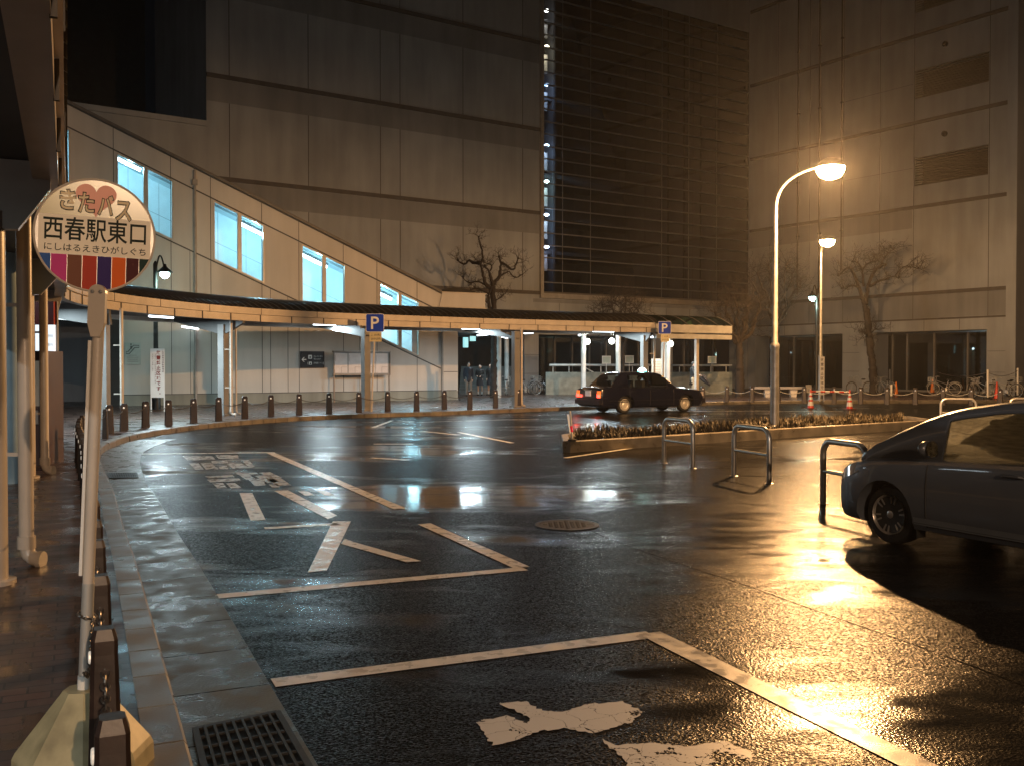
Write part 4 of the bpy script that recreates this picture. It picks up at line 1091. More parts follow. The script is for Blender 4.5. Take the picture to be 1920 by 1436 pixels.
hoop('steel hoop barrier beyond the island above the car bonnet', PR(1764, 801), PR(1830, 802), .80, group='steel hoop barriers beyond the island')
hoop('steel hoop barrier beyond the car roof at the right edge', PR(1893, 800), PR(1960, 801), .80, group='steel hoop barriers beyond the island')

# ------------------------------------------------------------------ traffic island and its planting
I0, I1 = PR(1056, 849), PR(1755, 802)
ID = (I1 - I0).normalized(); IN = Vector((.03, 1.0, 0)); IL = (I1 - I0).length; IW = 2.2
def isl(u, s, z): p = I0 + ID * u + IN * s; return Vector((p.x, p.y, z))
KT = .10
f = MB()
ring_o = [(0, .18), (.18, 0), (IL - .18, 0), (IL, .18), (IL, IW - .18), (IL - .18, IW), (.18, IW), (0, IW - .18)]
ring_i = [(.18, .26), (.26, .18), (IL - .26, .18), (IL - .18, .26), (IL - .18, IW - .26), (IL - .26, IW - .18), (.26, IW - .18), (.18, IW - .26)]
vs = [isl(u, s, ROAD) for u, s in ring_o] + [isl(u, s, KT - .015) for u, s in ring_o] + [isl(u + (.01 if u < 1 else -.01), s + (.012 if s < 1 else -.012), KT) for u, s in ring_o] + [isl(u, s, KT) for u, s in ring_i] + [isl(u, s, 0) for u, s in ring_i]
f.add(vs, [(r * 8 + k, r * 8 + (k + 1) % 8, (r + 1) * 8 + (k + 1) % 8, (r + 1) * 8 + k) for r in range(4) for k in range(8)])
struct('island_kerb', f, KERBM)
f = MB().add([isl(u, s, .03) for u, s in ring_i], [tuple(range(8))]); struct('planting_bed_ground', f, mat('bed_soil', (.03, .022, .015), .9))
rn = random.Random(7); f = MB()
for k in range(15000):
    u = rn.uniform(.35, IL * .90); s = rn.uniform(.3, IW - .3)
    dens = .55 + .45 * math.sin(u * 2.1 + 1) * math.sin(u * .9)
    if rn.random() > .45 + .55 * dens: continue
    h = rn.uniform(.12, .32) * (.75 + .35 * math.sin(u * 1.7) * math.cos(s * 2.5 + u)); p = isl(u, s, .03)
    if (p - Vector((L1B[0], L1B[1], .03))).length < .2: continue
    a = rn.uniform(0, 6.28); w_ = rn.uniform(.008, .022); lean = rn.uniform(.02, .16)
    dx, dy = math.cos(a), math.sin(a)
    m_ = p + Vector((dx * lean * .4, dy * lean * .4, h * .65)); e = p + Vector((dx * lean, dy * lean, h))
    sx, sy = -dy * w_, dx * w_
    f.add([p + Vector((sx * .4, sy * .4, 0)), p - Vector((sx * .4, sy * .4, 0)), m_ - Vector((sx, sy, 0)), m_ + Vector((sx, sy, 0)), e], [(0, 1, 2, 3), (3, 2, 4)])
tag(obj('ground_cover', f, mat('dry_ground_cover', (.050, .038, .020), .6, var=.6, scale=9)), 'low brown and dull green spiky ground cover filling the traffic island', 'plants', kind='stuff')
mp_ = PY(1068, 765, 19.9); bt = P(1073, 826, .1)
mpo = thing('marker_post', 'thin white marker post at the left end of the planted island', 'post', tuple(bt))
obj('post', MB().tube([bt, bt + Vector((-.05, 0, .60))], .022, 10), WHITE, mpo, smooth=True)
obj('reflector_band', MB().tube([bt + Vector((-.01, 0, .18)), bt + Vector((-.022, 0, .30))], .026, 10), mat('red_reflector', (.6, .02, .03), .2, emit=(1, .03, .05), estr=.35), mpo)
obj('base', MB().lathe([(.09, 0), (.09, .03), (.03, .05)], tuple(bt), 12), BLACK, mpo)

# ------------------------------------------------------------------ bus stop sign
DC = PY(179, 442, 4.0); BR = .2255
th = R(23.0); roll = R(-1.6)
DX = Vector((math.cos(th) * math.cos(roll), math.sin(th) * math.cos(roll), math.sin(roll))); DN = Vector((math.sin(th), -math.cos(th), 0)); DU = DN.cross(DX) * 1.0
DU = DX.cross(DN) * -1 if DU.z < 0 else DU
if DU.z < 0: DU = -DU
bs = thing('bus_stop_sign', 'round bus stop sign with coloured stripes on a leaning pole in a concrete foot', 'bus stop sign', (-1.68, 3.9, 0))
def dp_(x, y, o=0.0): return DC + DX * (x * BR) + DU * (y * BR) + DN * o
def clipd(a, b, c, d, n=28):
    up = []; lo = []
    for i in range(n + 1):
        x = a + (b - a) * i / n; s = math.sqrt(max(0, .9995 - x * x)); u = min(d, s); l = max(c, -s)
        if u - l < 1e-4: continue
        up.append((x, u)); lo.append((x, l))
    return lo + up[::-1]
f = MB(); ring = [dp_(math.cos(6.2832 * k / 64), math.sin(6.2832 * k / 64), 0) for k in range(64)]; f.prism(ring, DN * -.004)
rim = MB().tube([dp_(math.cos(6.2832 * k / 64), math.sin(6.2832 * k / 64), 0) for k in range(64)], .005, 6, closed=True)
disc = obj('disc', f, GALV, bs)
obj('rim', rim, CREAM, bs)
def matte(m):
    m.node_tree.nodes['Principled BSDF'].inputs['Specular IOR Level'].default_value = .12; m.node_tree.nodes['Principled BSDF'].inputs['Roughness'].default_value = .55; return m
def patch(name, pts, o, m, par=None):
    f = MB().add([dp_(x, y, o) for x, y in pts], [tuple(range(len(pts)))]); return obj(name, f, m, par or bs) if par is None else obj(name, f, m, par, local=True)
patch('name_band', clipd(-1, 1, -.366, .325), .0012, matte(mat('sign_white', (.88, .82, .70), .3, var=.05)), disc)
patch('top_field', clipd(-1, 1, .325, 1), .0012, mat('sign_gold', (.36, .34, .16), .22, var=.2), disc)
heart = []
for k in range(48):
    a = 6.2832 * k / 48; x = 16 * math.sin(a) ** 3; y = 13 * math.cos(a) - 5 * math.cos(2 * a) - 2 * math.cos(3 * a) - math.cos(4 * a)
    heart.append((.0 + x / 16 * .34, .66 + y / 16 * .33))
patch('heart', heart, .002, matte(mat('sign_pink', (.88, .46, .38), .3, var=.1)), disc)
bx_ = [-1, -.72, -.455, -.21, .037, .28, .52, .74, 1]
for k, c in enumerate(((.03, .10, .35), (.52, .05, .24), (.17, .07, .045), (.42, .05, .03), (.035, .02, .14), (.72, .13, .02), (.07, .015, .02), (.01, .035, .03))):
    patch('route_stripe', clipd(bx_[k] + .004, bx_[k + 1] - .004, -1, -.37), .0012, matte(mat('stripe_%d' % k, c, .3, var=.08)), disc)
def dtext(body, cx, cy, h, w_, m, o, bold=0.0, name='lettering'):
    text(name, body, h * BR, m, disc, dp_(cx, cy, o), DX, DU, width=w_ * BR, depth=0, bold=bold)
SI = matte(mat('sign_ink', (.014, .022, .018), .4))
for (ch, cx, cy, rot) in (('き', -.46, .60, 0), ('た', -.16, .57, 0), ('バ', .16, .55, 0), ('ス', .46, .47, 0)):
    dtext(ch, cx, cy, .385, .285, SI, .0026, .05); dtext(ch, cx, cy, .35, .25, matte(mat('sign_cream', (.74, .62, .42), .35)), .0034, .012)
dtext('西春駅東口', .0, .085, .42, 1.70, SI, .0026, .012)
dtext('にしはるえきひがしぐち', .01, -.245, .135, 1.68, SI, .0026, .006)
# bracket, pole, strip, foot
def pvec(px, py, Y=3.95): return PY(px, py, Y)
bt_ = PY(157, 1312, 3.93); tp_ = PY(187, 560, 3.96); ax_ = (tp_ - bt_).normalized(); sx_ = Vector((ax_.z, 0, -ax_.x))
f = MB(); w_ = .034
pts = [tp_ + sx_ * (w_ * math.cos(a)) + ax_ * (w_ * math.sin(a) + .02) for a in [math.pi * k / 10 for k in range(11)]] + [tp_ - sx_ * w_ - ax_ * .10, tp_ - sx_ * .018 - ax_ * .155, tp_ + sx_ * .018 - ax_ * .155, tp_ + sx_ * w_ - ax_ * .10]
f.prism([p + Vector((0, -.03, 0)) for p in pts], (0, .022, 0)); obj('bracket', f, CREAM, bs)
f = MB()
for s in (-.016, .016): f.lathe([(0, -.006), (.006, -.005), (.008, 0)], tuple(tp_ + sx_ * s + Vector((0, -.031, .025))), 10, 'y')
obj('bolt', f, GALV, bs)
obj('pole', MB().tube([bt_ + ax_ * .46, tp_ - ax_ * .02], .0225, 16), CREAM, bs, smooth=True)
f = MB(); c = bt_ + ax_ * .50 - sx_ * .029; e = tp_ - ax_ * .17 - sx_ * .029
f.prism([c - sx_ * .006 + Vector((0, -.012, 0)), c + sx_ * .006 + Vector((0, -.012, 0)), c + sx_ * .006 + Vector((0, .012, 0)), c - sx_ * .006 + Vector((0, .012, 0))], e - c); obj('cable_strip', f, WHITE, bs)
obj('lower_pole', MB().tube([bt_ - ax_ * .30, bt_ + ax_ * .47], .024, 16), mat('grey_zinc', (.42, .42, .40), .4, metal=.3), bs, smooth=True)
obj('pole_sleeve', MB().tube([bt_ - ax_ * .01, bt_ + ax_ * .10], .0265, 16), WHITE, bs, smooth=True)
f = MB(); sec_ = [(.265, 0), (.262, .075), (.25, .10), (.09, .305), (.075, .325)]
vs = []
for r_, z in sec_: vs += [(bt_.x + r_ * math.cos(math.pi / 4 * k + .39), bt_.y + r_ * math.sin(math.pi / 4 * k + .39), z) for k in range(8)]
f.add(vs, [(i * 8 + k, i * 8 + (k + 1) % 8, (i + 1) * 8 + (k + 1) % 8, (i + 1) * 8 + k) for i in range(4) for k in range(8)] + [tuple(range(32, 40))])
obj('concrete_foot', f, mat('foot_paint', (.42, .37, .22), .5, var=.35, scale=7), bs)
f = link_chain(None, None, 0, [bt_ + ax_ * .34 + Vector((.032 * math.cos(a), .032 * math.sin(a), -.01 * math.cos(a))) for a in [6.2832 * k / 16 for k in range(17)]], .003, .02, .007)
f2 = link_chain(None, None, 0, [(bt_ + ax_ * .34 + Vector((.03, -.01, 0))).lerp(Vector((near[1].x - .05, near[1].y - .05, .5)), u / 10) - Vector((0, 0, .10 * math.sin(math.pi * u / 10))) for u in range(11)], .003, .024, .008)
f.v += []; n_ = len(f.v); f.add(f2.v, f2.f)
tag(recenter(obj('lock_chain', f, CHM)), 'small chain wrapped round the bus sign pole and tied to a bollard', 'chain')

# ------------------------------------------------------------------ parking signs, notice stand, narrow sign
BLUE = matte(mat('sign_blue', (.02, .06, .50), .3, var=.05))
def p_sign(label, base, cx, cy, w_, lines, lean=0):
    Y = base.y; c = PY(cx, cy, Y); t = thing('parking_sign', label, 'parking sign', tuple(base), 0, 'blue parking signs')
    obj('pole', MB().tube([base, Vector((c.x, Y, c.z + .1))], .032, 10), CREAM, t, smooth=True)
    h = w_ / 2; o = Vector((c.x, Y - .05, c.z))
    def rr(k, q=.12):
        return [Vector((sx * (k - (q * k if i else 0)), 0, sz * (k - (0 if i else q * k)))) for sx, sz, i in ((1, 1, 1), (1, 1, 0), (1, -1, 0), (1, -1, 1), (-1, -1, 1), (-1, -1, 0), (-1, 1, 0), (-1, 1, 1))]
    obj('board', MB().prism([o + v for v in rr(h)], (0, .012, 0)), INKW, t)
    obj('blue_field', MB().prism([o + v - Vector((0, .003, 0)) for v in rr(h * .95)], (0, .003, 0)), BLUE, t)
    text('letter', 'P', w_ * .68, INKW, t, o + Vector((0, -.0035, 0)), (1, 0, 0), (0, 0, 1), width=w_ * .44, bold=.012)
    obj('plate', MB().box((c.x + .02, Y - .045, c.z - h - .17), (w_ * .66, .01, .32)), mat('plate_yellow', (.62, .52, .26), .4, var=.05), t)
    for i, l in enumerate(lines): text('lettering', l, .085, INK, t, (c.x + .02, Y - .052, c.z - h - .10 - i * .13), (1, 0, 0), (0, 0, 1), width=w_ * .5, bold=.01)
    obj('clamp', MB().box((c.x, Y - .025, c.z), (.09, .03, .05)), GALV, t)
p_sign('blue parking sign before the canopy column, near the notice board', P(696, 772), 703.5, 606, .63, ['この先', '20分以内'])
p_sign('blue parking sign above the roof of the taxi', Vector(P(1242, 757)), 1246, 615, .53, ['この先', '20分以内'])
def vert(t, body, x, z, size, m, y, gap=1.18, bold=0.0):
    for i, ch in enumerate(body): text('lettering', ch, size * (.95 if ch not in '。' else .3), m, t, (x + (size * .3 if ch == '。' else 0), y, z - i * size * gap), (1, 0, 0), (0, 0, 1), width=size * (.95 if ch not in '。' else .3), bold=bold)
c = P(296, 771); Y = c.y
a, b = PY(282, 654, Y), PY(309, 745, Y)
ns = thing('prohibition_sign', 'tall white sign board with vertical red Japanese writing before the staircase wall', 'sign', ((a.x + b.x) / 2, Y, 0))
obj('board', MB().box(((a.x + b.x) / 2, Y, (a.z + b.z) / 2), (b.x - a.x, .03, a.z - b.z)), WHITE, ns)
for x in (a.x + .015, b.x - .015): obj('leg', MB().box((x, Y, b.z / 2), (.03, .03, b.z)), WHITE, ns)
wd = b.x - a.x; sz = (a.z - b.z) / 9.9
vert(ns, '放置禁止区域です。', a.x + wd * .58, a.z - sz * .8, sz * .88, INKR, Y - .018, 1.18, .03)
vert(ns, 'この道路は自転車等の', a.x + wd * .90, a.z - sz * .5, sz * .40, mat('brown_ink', (.12, .03, .02), .5), Y - .018, 1.15, .01)
vert(ns, '放置された自転車等は撤去します', a.x + wd * .36, a.z - sz * 1.2, sz * .34, mat('pale_ink', (.3, .2, .18), .5), Y - .018, 1.2)
vert(ns, '保管所へ移動します', a.x + wd * .17, a.z - sz * 1.2, sz * .34, mat('pale_ink', (.3, .2, .18), .5), Y - .018, 1.2)
c = P(1541, 753); Y = c.y; a, b = PY(1537, 669, Y), PY(1545.5, 740, Y)
vs_ = thing('narrow_sign', 'narrow upright white sign board with dark vertical writing between the two cones', 'sign', (c.x, Y, 0))
obj('board', MB().box(((a.x + b.x) / 2, Y, (a.z + b.z) / 2), (b.x - a.x, .03, a.z - b.z)), WHITE, vs_)
for x in (a.x + .02, b.x - .02): obj('leg', MB().box((x, Y, b.z / 2), (.03, .03, b.z)), WHITE, vs_)
vert(vs_, '放置禁止区域です', (a.x + b.x) / 2, a.z - .14, .13, INK, Y - .018, 1.55, .01)

# ------------------------------------------------------------------ cones, cone bars, chain posts, benches, small things
def make_cone(mA, mB_, label, p, h=.70, stripes=True, group='striped cones with bars'):
    t = thing('traffic_cone', label, 'traffic cone', tuple(p), 0, group); x, y, z = p
    rr = lambda u: .125 * (1 - u) + .025 * u
    obj('base', MB().box((x, y, z + .02), (.36, .36, .04), .2), mat('cone_base', (.10, .03, .02), .5), t)
    f = MB().lathe([(rr(0), .04), (rr(1), h), (0, h)], (x, y, z), 20); body = obj('body', f, mA, t, smooth=True)
    if stripes:
        for (a, b_) in ((.12, .34), (.44, .58), (.68, .80)):
            obj('stripe', MB().lathe([(rr(a) + .004, .04 + a * (h - .04)), (rr(b_) + .004, .04 + b_ * (h - .04))], (x, y, z), 20), mB_, body, local=True, smooth=True)
    return t
c1, c2 = PR(1520, 766), PR(1593, 767.5)
make_cone(REDP, WHITE, 'red and white striped cone left of the narrow white sign', c1, .78)
make_cone(REDP, WHITE, 'red and white striped cone right of the narrow white sign', c2, .78)
f = MB(); a = Vector((c1.x + .03, c1.y, .56)); b = Vector((c2.x - .03, c2.y, .55))
cb = thing('cone_bar', 'red and white striped bar laid between the two cones', 'barrier bar', tuple(a))
for k in range(8):
    p, q = a.lerp(b, k / 8), a.lerp(b, (k + 1) / 8)
    obj('bar_segment', MB().tube([p, q], .035, 10), REDP if k % 2 == 0 else WHITE, cb, smooth=True)
for e in (a, b): obj('ring', MB().tube([e + Vector((.05 * math.cos(u), .05 * math.sin(u), -.01)) for u in [6.2832 * k / 12 for k in range(12)]], .01, 6, closed=True), REDP, cb)
make_cone(ORANGEP, WHITE, 'plain orange cone right of the bare tree by the shop front', P(1680, 739.5), .70, False, 'plain orange cones')
make_cone(ORANGEP, WHITE, 'plain orange cone behind a white chain post by the dark shop glass', P(1748, 736.5), .80, False, 'plain orange cones')
make_cone(REDP, WHITE, 'plain red cone among the parked bicycles at the right', P(1869, 748), .82, False, 'plain orange cones')
WP = [(1386.5, 690, 728), (1516, 692, 726), (1588, 693, 728), (1668, 694, 731), (1756, 695, 735), (1852, 695, 748), (1908, 692, 744)]
wp = []
for k, (px, yt, yb) in enumerate(WP):
    base = P(px, yb); top = PY(px, yt, base.y)
    t = thing('chain_post', ['white chain post beside the thick bare trunk near the taxi', 'white chain post left of the narrow white sign', 'white chain post before the lone bicycle at the pillar', 'white chain post right of the bare tree', 'white chain post near the second orange cone', 'thick white chain post left of the red cone', 'thick white chain post at the right among bicycles'][k], 'post', tuple(base), 0, 'white chain posts before the shop front')
    obj('post', MB().tube([base, Vector((base.x, base.y, top.z))], .05, 10), WHITE, t, smooth=True)
    obj('cap', MB().ball((base.x, base.y, top.z), .055, 10, 6), WHITE, t, smooth=True)
    obj('base', MB().lathe([(.2, 0), (.2, .05), (.12, .09)], (base.x, base.y, 0), 14), BLACK, t)
    wp.append(Vector((base.x, base.y, top.z - .08)))
for k in range(len(wp) - 1):
    a, b = wp[k], wp[k + 1]; pts = [a.lerp(b, u / 12) - Vector((0, 0, .22 * 4 * (u / 12) * (1 - u / 12))) for u in range(13)]
    tag(recenter(obj('chain', MB().tube(pts, .012, 5), mat('dark_chain', (.12, .1, .1), .5))), 'dark sagging chain between the %s and %s white chain posts from the taxi' % (ordn(k), ordn(k + 1)), 'chain', 'chains between white posts')
def bench(label, px0, px1, py, Y, legs):
    a, b = PY(px0, py, Y), PY(px1, py, Y); t = thing('bench', label, 'bench', ((a.x + b.x) / 2, Y, 0), 0, 'stone benches')
    obj('seat', MB().box(((a.x + b.x) / 2, Y, a.z - .06), (b.x - a.x, .42, .12)), mat('bench_stone', (.34, .33, .33), .5), t)
    for px in legs:
        x = PY(px, py, Y).x; f = MB(); f.prism([(x - .13, Y - .15, 0), (x + .13, Y - .15, 0), (x + .19, Y - .15, a.z - .12), (x - .19, Y - .15, a.z - .12)], (0, .3, 0)); obj('leg', f, mat('bench_leg', (.6, .56, .5), .5), t)
bench('pale stone bench just left of the near lamp pole', 1413, 1449, 725, 50, (1439,))
bench('pale stone bench just right of the near lamp pole', 1459, 1506, 725, 50, (1487,))
c = P(1516, 752); a = PY(1516, 729, c.y)
t = thing('grey_sign', 'small grey square sign beside the left striped cone', 'sign', tuple(c)); obj('plate', MB().box((c.x, c.y, a.z), (.26, .02, .36)), mat('plate_grey', (.35, .33, .3), .5), t); obj('post', MB().tube([c, a], .02, 6), GREYP, t)
c = P(1671, 746); t = thing('short_sign', 'short white post sign behind the chain right of the bare tree', 'sign', tuple(c)); obj('plate', MB().box((c.x, c.y, .38), (.09, .02, .55)), WHITE, t); obj('post', MB().tube([c, c + Vector((0, .02, .6))], .015, 6), GREYP, t)

# ------------------------------------------------------------------ drains, manhole
def grate(label, quadpts, z, nx, ny):
    pts = [PR(*p) for p in quadpts]; cx = sum((p for p in pts), Vector()) / 4
    t = thing('drain_grate', label, 'drain grate', (cx.x, cx.y, ROAD), 0, 'drain grates in the gutter')
    f = MB()
    def bi(u, v): return pts[0].lerp(pts[1], u).lerp(pts[3].lerp(pts[2], u), v)
    def strip(u0, v0, u1, v1, wd, h):
        a, b = bi(u0, v0), bi(u1, v1); d = (b - a).normalized(); n = Vector((-d.y, d.x, 0)) * wd / 2
        f.prism([Vector((q.x, q.y, z)) for q in (a + n, b + n, b - n, a - n)], (0, 0, h))
    for i in range(nx + 1): strip(i / nx, 0, i / nx, 1, .014 if 0 < i < nx else .03, .012)
    obj('long_bar', f, mat('cast_iron', (.022, .021, .02), .5, metal=.2, var=.4, scale=20), t); f2 = f
    f = MB()
    g = f
    def strip2(u0, v0, u1, v1, wd, h):
        a, b = bi(u0, v0), bi(u1, v1); d = (b - a).normalized(); n = Vector((-d.y, d.x, 0)) * wd / 2
        g.prism([Vector((q.x, q.y, z)) for q in (a + n, b + n, b - n, a - n)], (0, 0, h))
    for j in range(ny + 1): strip2(0, j / ny, 1, j / ny, .012 if 0 < j < ny else .03, .010)
    obj('cross_bar', g, MATS['cast_iron'], t)
    pit = MB().add([Vector((p.x, p.y, z - .0005)) for p in pts], [(0, 1, 2, 3)]); obj('pit', pit, mat('pit_black', (.004, .004, .004), .6), t)
grate('large iron drain grate in the gutter at the bottom of the photo', [(366, 1372), (520, 1340), (600, 1480), (400, 1520)], ROAD + .012, 9, 7)
grate('small iron drain grate in the gutter far along the kerb', [(203, 889), (255, 888), (258, 897), (207, 898)], ROAD + .012, 12, 2)
c = PR(1063, 984)
t = thing('manhole_cover', 'round iron manhole cover set in the wet asphalt', 'manhole cover', (c.x, c.y, ROAD))
obj('cover', MB().lathe([(.30, 0), (.30, .006), (0, .006)], (c.x, c.y, ROAD), 36), MATS['cast_iron'], t)
obj('ring', MB().lathe([(.31, 0), (.31, .008), (.35, .008), (.35, 0)], (c.x, c.y, ROAD), 36), mat('manhole_ring', (.03, .03, .03), .4), t)
f = MB()
for i in range(-4, 5):
    for j in range(-4, 5):
        if i * i + j * j < 17: f.box((c.x + i * .06, c.y + j * .06, ROAD + .008), (.03, .03, .006), .785)
obj('stud', f, MATS['cast_iron'], t)

# ------------------------------------------------------------------ under the near canopy, left
c = P(25, 905); tag(recenter(obj('inner_column', MB().lathe([(.14, 0), (.14, 3.14)], (c.x - .03, c.y, 0), 20), mat('white_paint_tube_tint', (.42, .56, .62), .4), smooth=True)), 'white round column tinted pale blue for the tube light, between the two nearest beige pipes', 'column')  # cool tube light put into the colour of a white column
c = P(96, 850); Y = c.y; a, b = PY(88, 566, Y), PY(103.5, 722, Y)
t = thing('lit_timetable_board', 'bright white lit timetable board with red head under the left canopy', 'lit sign', (c.x, Y, 0))
zr_ = a.z - (a.z - b.z) * .28
obj('panel', MB().box(((a.x + b.x) / 2 - .1, Y, (zr_ + b.z) / 2), (b.x - a.x + .2, .08, zr_ - b.z)), mat('lit_panel_white', (.9, .95, 1), .4, emit=(.85, .93, 1), estr=1.1), t)
obj('head', MB().box(((a.x + b.x) / 2 - .1, Y, (a.z + zr_) / 2), (b.x - a.x + .2, .08, a.z - zr_)), mat('panel_head_red', (.3, .03, .03), .4), t)
obj('frame', MB().box(((a.x + b.x) / 2 - .1, Y + .06, a.z / 2), (b.x - a.x + .26, .06, a.z)), GREYP, t)
for i in range(4): text('lettering', ['時刻', '案内', '西春', '東口'][i], .05, INK, t, (b.x - .07, Y - .042, zr_ - .2 - i * .16), (1, 0, 0), (0, 0, 1), width=.1)
c = P(68, 872); t = thing('vending_machine', 'dark drinks vending machine glimpsed between the beige pipes', 'vending machine', (c.x - .3, c.y + .3, 0))
x, y = c.x - .3, c.y + .3
obj('cabinet', MB().box((x, y, .92), (.9, .7, 1.84)), mat('cabinet_brown', (.08, .05, .045), .4), t)
obj('display_window', MB().box((x, y - .36, 1.32), (.78, .02, .72)), mat('display_dim', (.3, .25, .2), .3, emit=(.9, .8, .6), estr=.06), t)
obj('dispense_slot', MB().box((x, y - .36, .35), (.6, .02, .18)), BLACK, t)
obj('coin_panel', MB().box((x + .28, y - .36, .78), (.18, .02, .22)), STEEL, t)

# ------------------------------------------------------------------ cars
def lerp_tab(tab, x):
    """tab rows sorted by falling x: (x, v1, v2, ...)"""
    if x >= tab[0][0]: return tab[0][1:]
    for a, b in zip(tab, tab[1:]):
        if b[0] <= x <= a[0]:
            u = (a[0] - x) / (a[0] - b[0])
            i = tab.index(a); p = tab[max(0, i - 1)]; n_ = tab[min(len(tab) - 1, i + 2)]
            out = []
            for k in range(1, len(a)):
                h = a[0] - b[0]
                m0 = 0 if i == 0 else ((b[k] - p[k]) / (p[0] - b[0])) * h
                m1 = 0 if i + 2 >= len(tab) else ((n_[k] - a[k]) / (a[0] - n_[0])) * h
                d = b[k] - a[k]
                if d == 0: m0 = m1 = 0
                else:
                    m0 = max(-3 * abs(d), min(3 * abs(d), m0)) * .8; m1 = max(-3 * abs(d), min(3 * abs(d), m1)) * .8
                    if m0 * d < 0: m0 = 0
                    if m1 * d < 0: m1 = 0
                u2, u3 = u * u, u * u * u
                out.append((2 * u3 - 3 * u2 + 1) * a[k] + (u3 - 2 * u2 + u) * m0 + (-2 * u3 + 3 * u2) * b[k] + (u3 - u2) * m1)
            return tuple(out)
    return tab[-1][1:]
def make_car(t, hull, cab, axles, rw, track, paint, glassm, side_win, pillars, wind, tyre_w=.19, trimc=None, rim_kind='alloy'):
    """local frame: x forward from the front axle, y left, z up from the road"""
    x1, x0 = hull[0][0], hull[-1][0]
    def hsec(x):
        w_, zb, zs, zt = lerp_tab(hull, x)
        lo = [(0, zb), (w_ * .80, zb), (w_ * .93, zb + .03), (w_ * .985, zb + .10), (w_, zb + (zs - zb) * .40), (w_ * 1.0, zb + (zs - zb) * .62), (w_ * .985, zb + (zs - zb) * .84), (w_ * .955, zs - .012), (w_ * .92, zs), (w_ * .70, zs + (zt - zs) * .62), (w_ * .38, zs + (zt - zs) * .93), (0, zt)]
        return lo
    xs = []; x = x1
    while x > x0 + 1e-6:
        xs.append(x); x -= .02 if (x1 - x < .14 or x - x0 < .16) else .06
    xs.append(x0)
    f = MB(); vs = []; rows = []
    for x in xs:
        s = hsec(x); full = [(y, z) for y, z in s] + [(-y, z) for y, z in s[-2:0:-1]]
        rows.append(len(full)); vs += [(x, y, z) for y, z in full]
    n = rows[0]; fs = [(i * n + k, (i + 1) * n + k, (i + 1) * n + (k + 1) % n, i * n + (k + 1) % n) for i in range(len(xs) - 1) for k in range(n)]
    fs += [tuple(range(n)), tuple(range((len(xs) - 1) * n, len(xs) * n))[::-1]]
    f.add(vs, fs)
    me = mesh('body', f, paint, False)
    tmp = bpy.data.objects.new('tmp', me); COL.objects.link(tmp)
    cuts_ = []
    for ax in axles:
        for sd in (1, -1):
            c = MB().lathe([(0, 0), (rw + .055, 0), (rw + .055, .40), (0, .40)], (0, 0, 0), 32, 'y')
            c.v = [(q[0] + ax, (q[1] + track / 2 - .16) * sd, q[2] + rw - .005) for q in c.v]
            co = bpy.data.objects.new('cut', mesh('cut', c, BLACK)); COL.objects.link(co); cuts_.append(co)
            m_ = tmp.modifiers.new('b', 'BOOLEAN'); m_.operation = 'DIFFERENCE'; m_.object = co; m_.solver = 'EXACT'
    dg = bpy.context.evaluated_depsgraph_get(); dg.update()
    me2 = bpy.data.meshes.new_from_object(tmp.evaluated_get(dg))
    for o_ in cuts_ + [tmp]: bpy.data.objects.remove(o_)
    bm = bmesh.new(); bm.from_mesh(me2)
    for fc in bm.faces: fc.smooth = True
    for e in bm.edges:
        if len(e.link_faces) == 2 and e.calc_face_angle(0) > R(32): e.smooth = False
    bm.to_mesh(me2); bm.free(); me2.materials.clear(); me2.materials.append(paint)
    body = obj('body', me2, paint, t, local=True)
    # cabin
    def csec(x):
        zr_, wb, wr = lerp_tab(cab, x); w_, zb, zs, zt = lerp_tab(hull, x)
        zb_ = zs - .004; H_ = zr_ - zb_; fr_ = min(1, max(0, H_ / (cab_top - zs)))
        yt = wb + (wr - wb) * fr_
        hz = max(0.0, H_ - .115)
        y1 = wb + (yt - wb) * (hz / H_ if H_ > 1e-4 else 0)
        return [(wb, zb_), (y1, zb_ + hz), (yt - .01, zr_ - .045 * min(1, fr_ * 2 + .1)), (yt - .07, zr_ - .016), (yt * .5, zr_ - .003), (0, zr_)]
    cab_top = max(q[1] for q in cab)
    cx1, cx0 = cab[0][0], cab[-1][0]; cs = []; x = cx1
    stops = sorted(set([round(v, 3) for v in list(sum(side_win, ())) + list(pillars) + list(sum(wind, ()))] + [cx1, cx0] + [round(cx1 - .05 * i, 3) for i in range(int((cx1 - cx0) / .05) + 1)]), reverse=True)
    cs = [q for q in stops if cx0 <= q <= cx1]
    shell, gls = MB(), MB(); secs = [csec(q) for q in cs]
    def inr(a, b, lst): return any(l >= a - 1e-6 and b >= r_ - 1e-6 for l, r_ in lst)
    for i in range(len(cs) - 1):
        a, b = secs[i], secs[i + 1]
        for k in range(5):
            for sd in (1, -1):
                q = [(cs[i], a[k][0] * sd, a[k][1]), (cs[i + 1], b[k][0] * sd, b[k][1]), (cs[i + 1], b[k + 1][0] * sd, b[k + 1][1]), (cs[i], a[k + 1][0] * sd, a[k + 1][1])]
                g = (k == 0 and inr(cs[i], cs[i + 1], side_win)) or (k >= 3 and inr(cs[i], cs[i + 1], wind))
                (gls if g else shell).add(q, [(0, 1, 2, 3)])
    me = mesh('cabin_shell', shell, paint, True, clean=True); ch = obj('cabin_shell', me, paint, t, local=True)
    md = ch.modifiers.new('thick', 'SOLIDIFY'); md.thickness = .02; md.offset = -1
    me = mesh('cabin_glass', gls, glassm, True, clean=True); obj('cabin_glass', me, glassm, t, local=True)
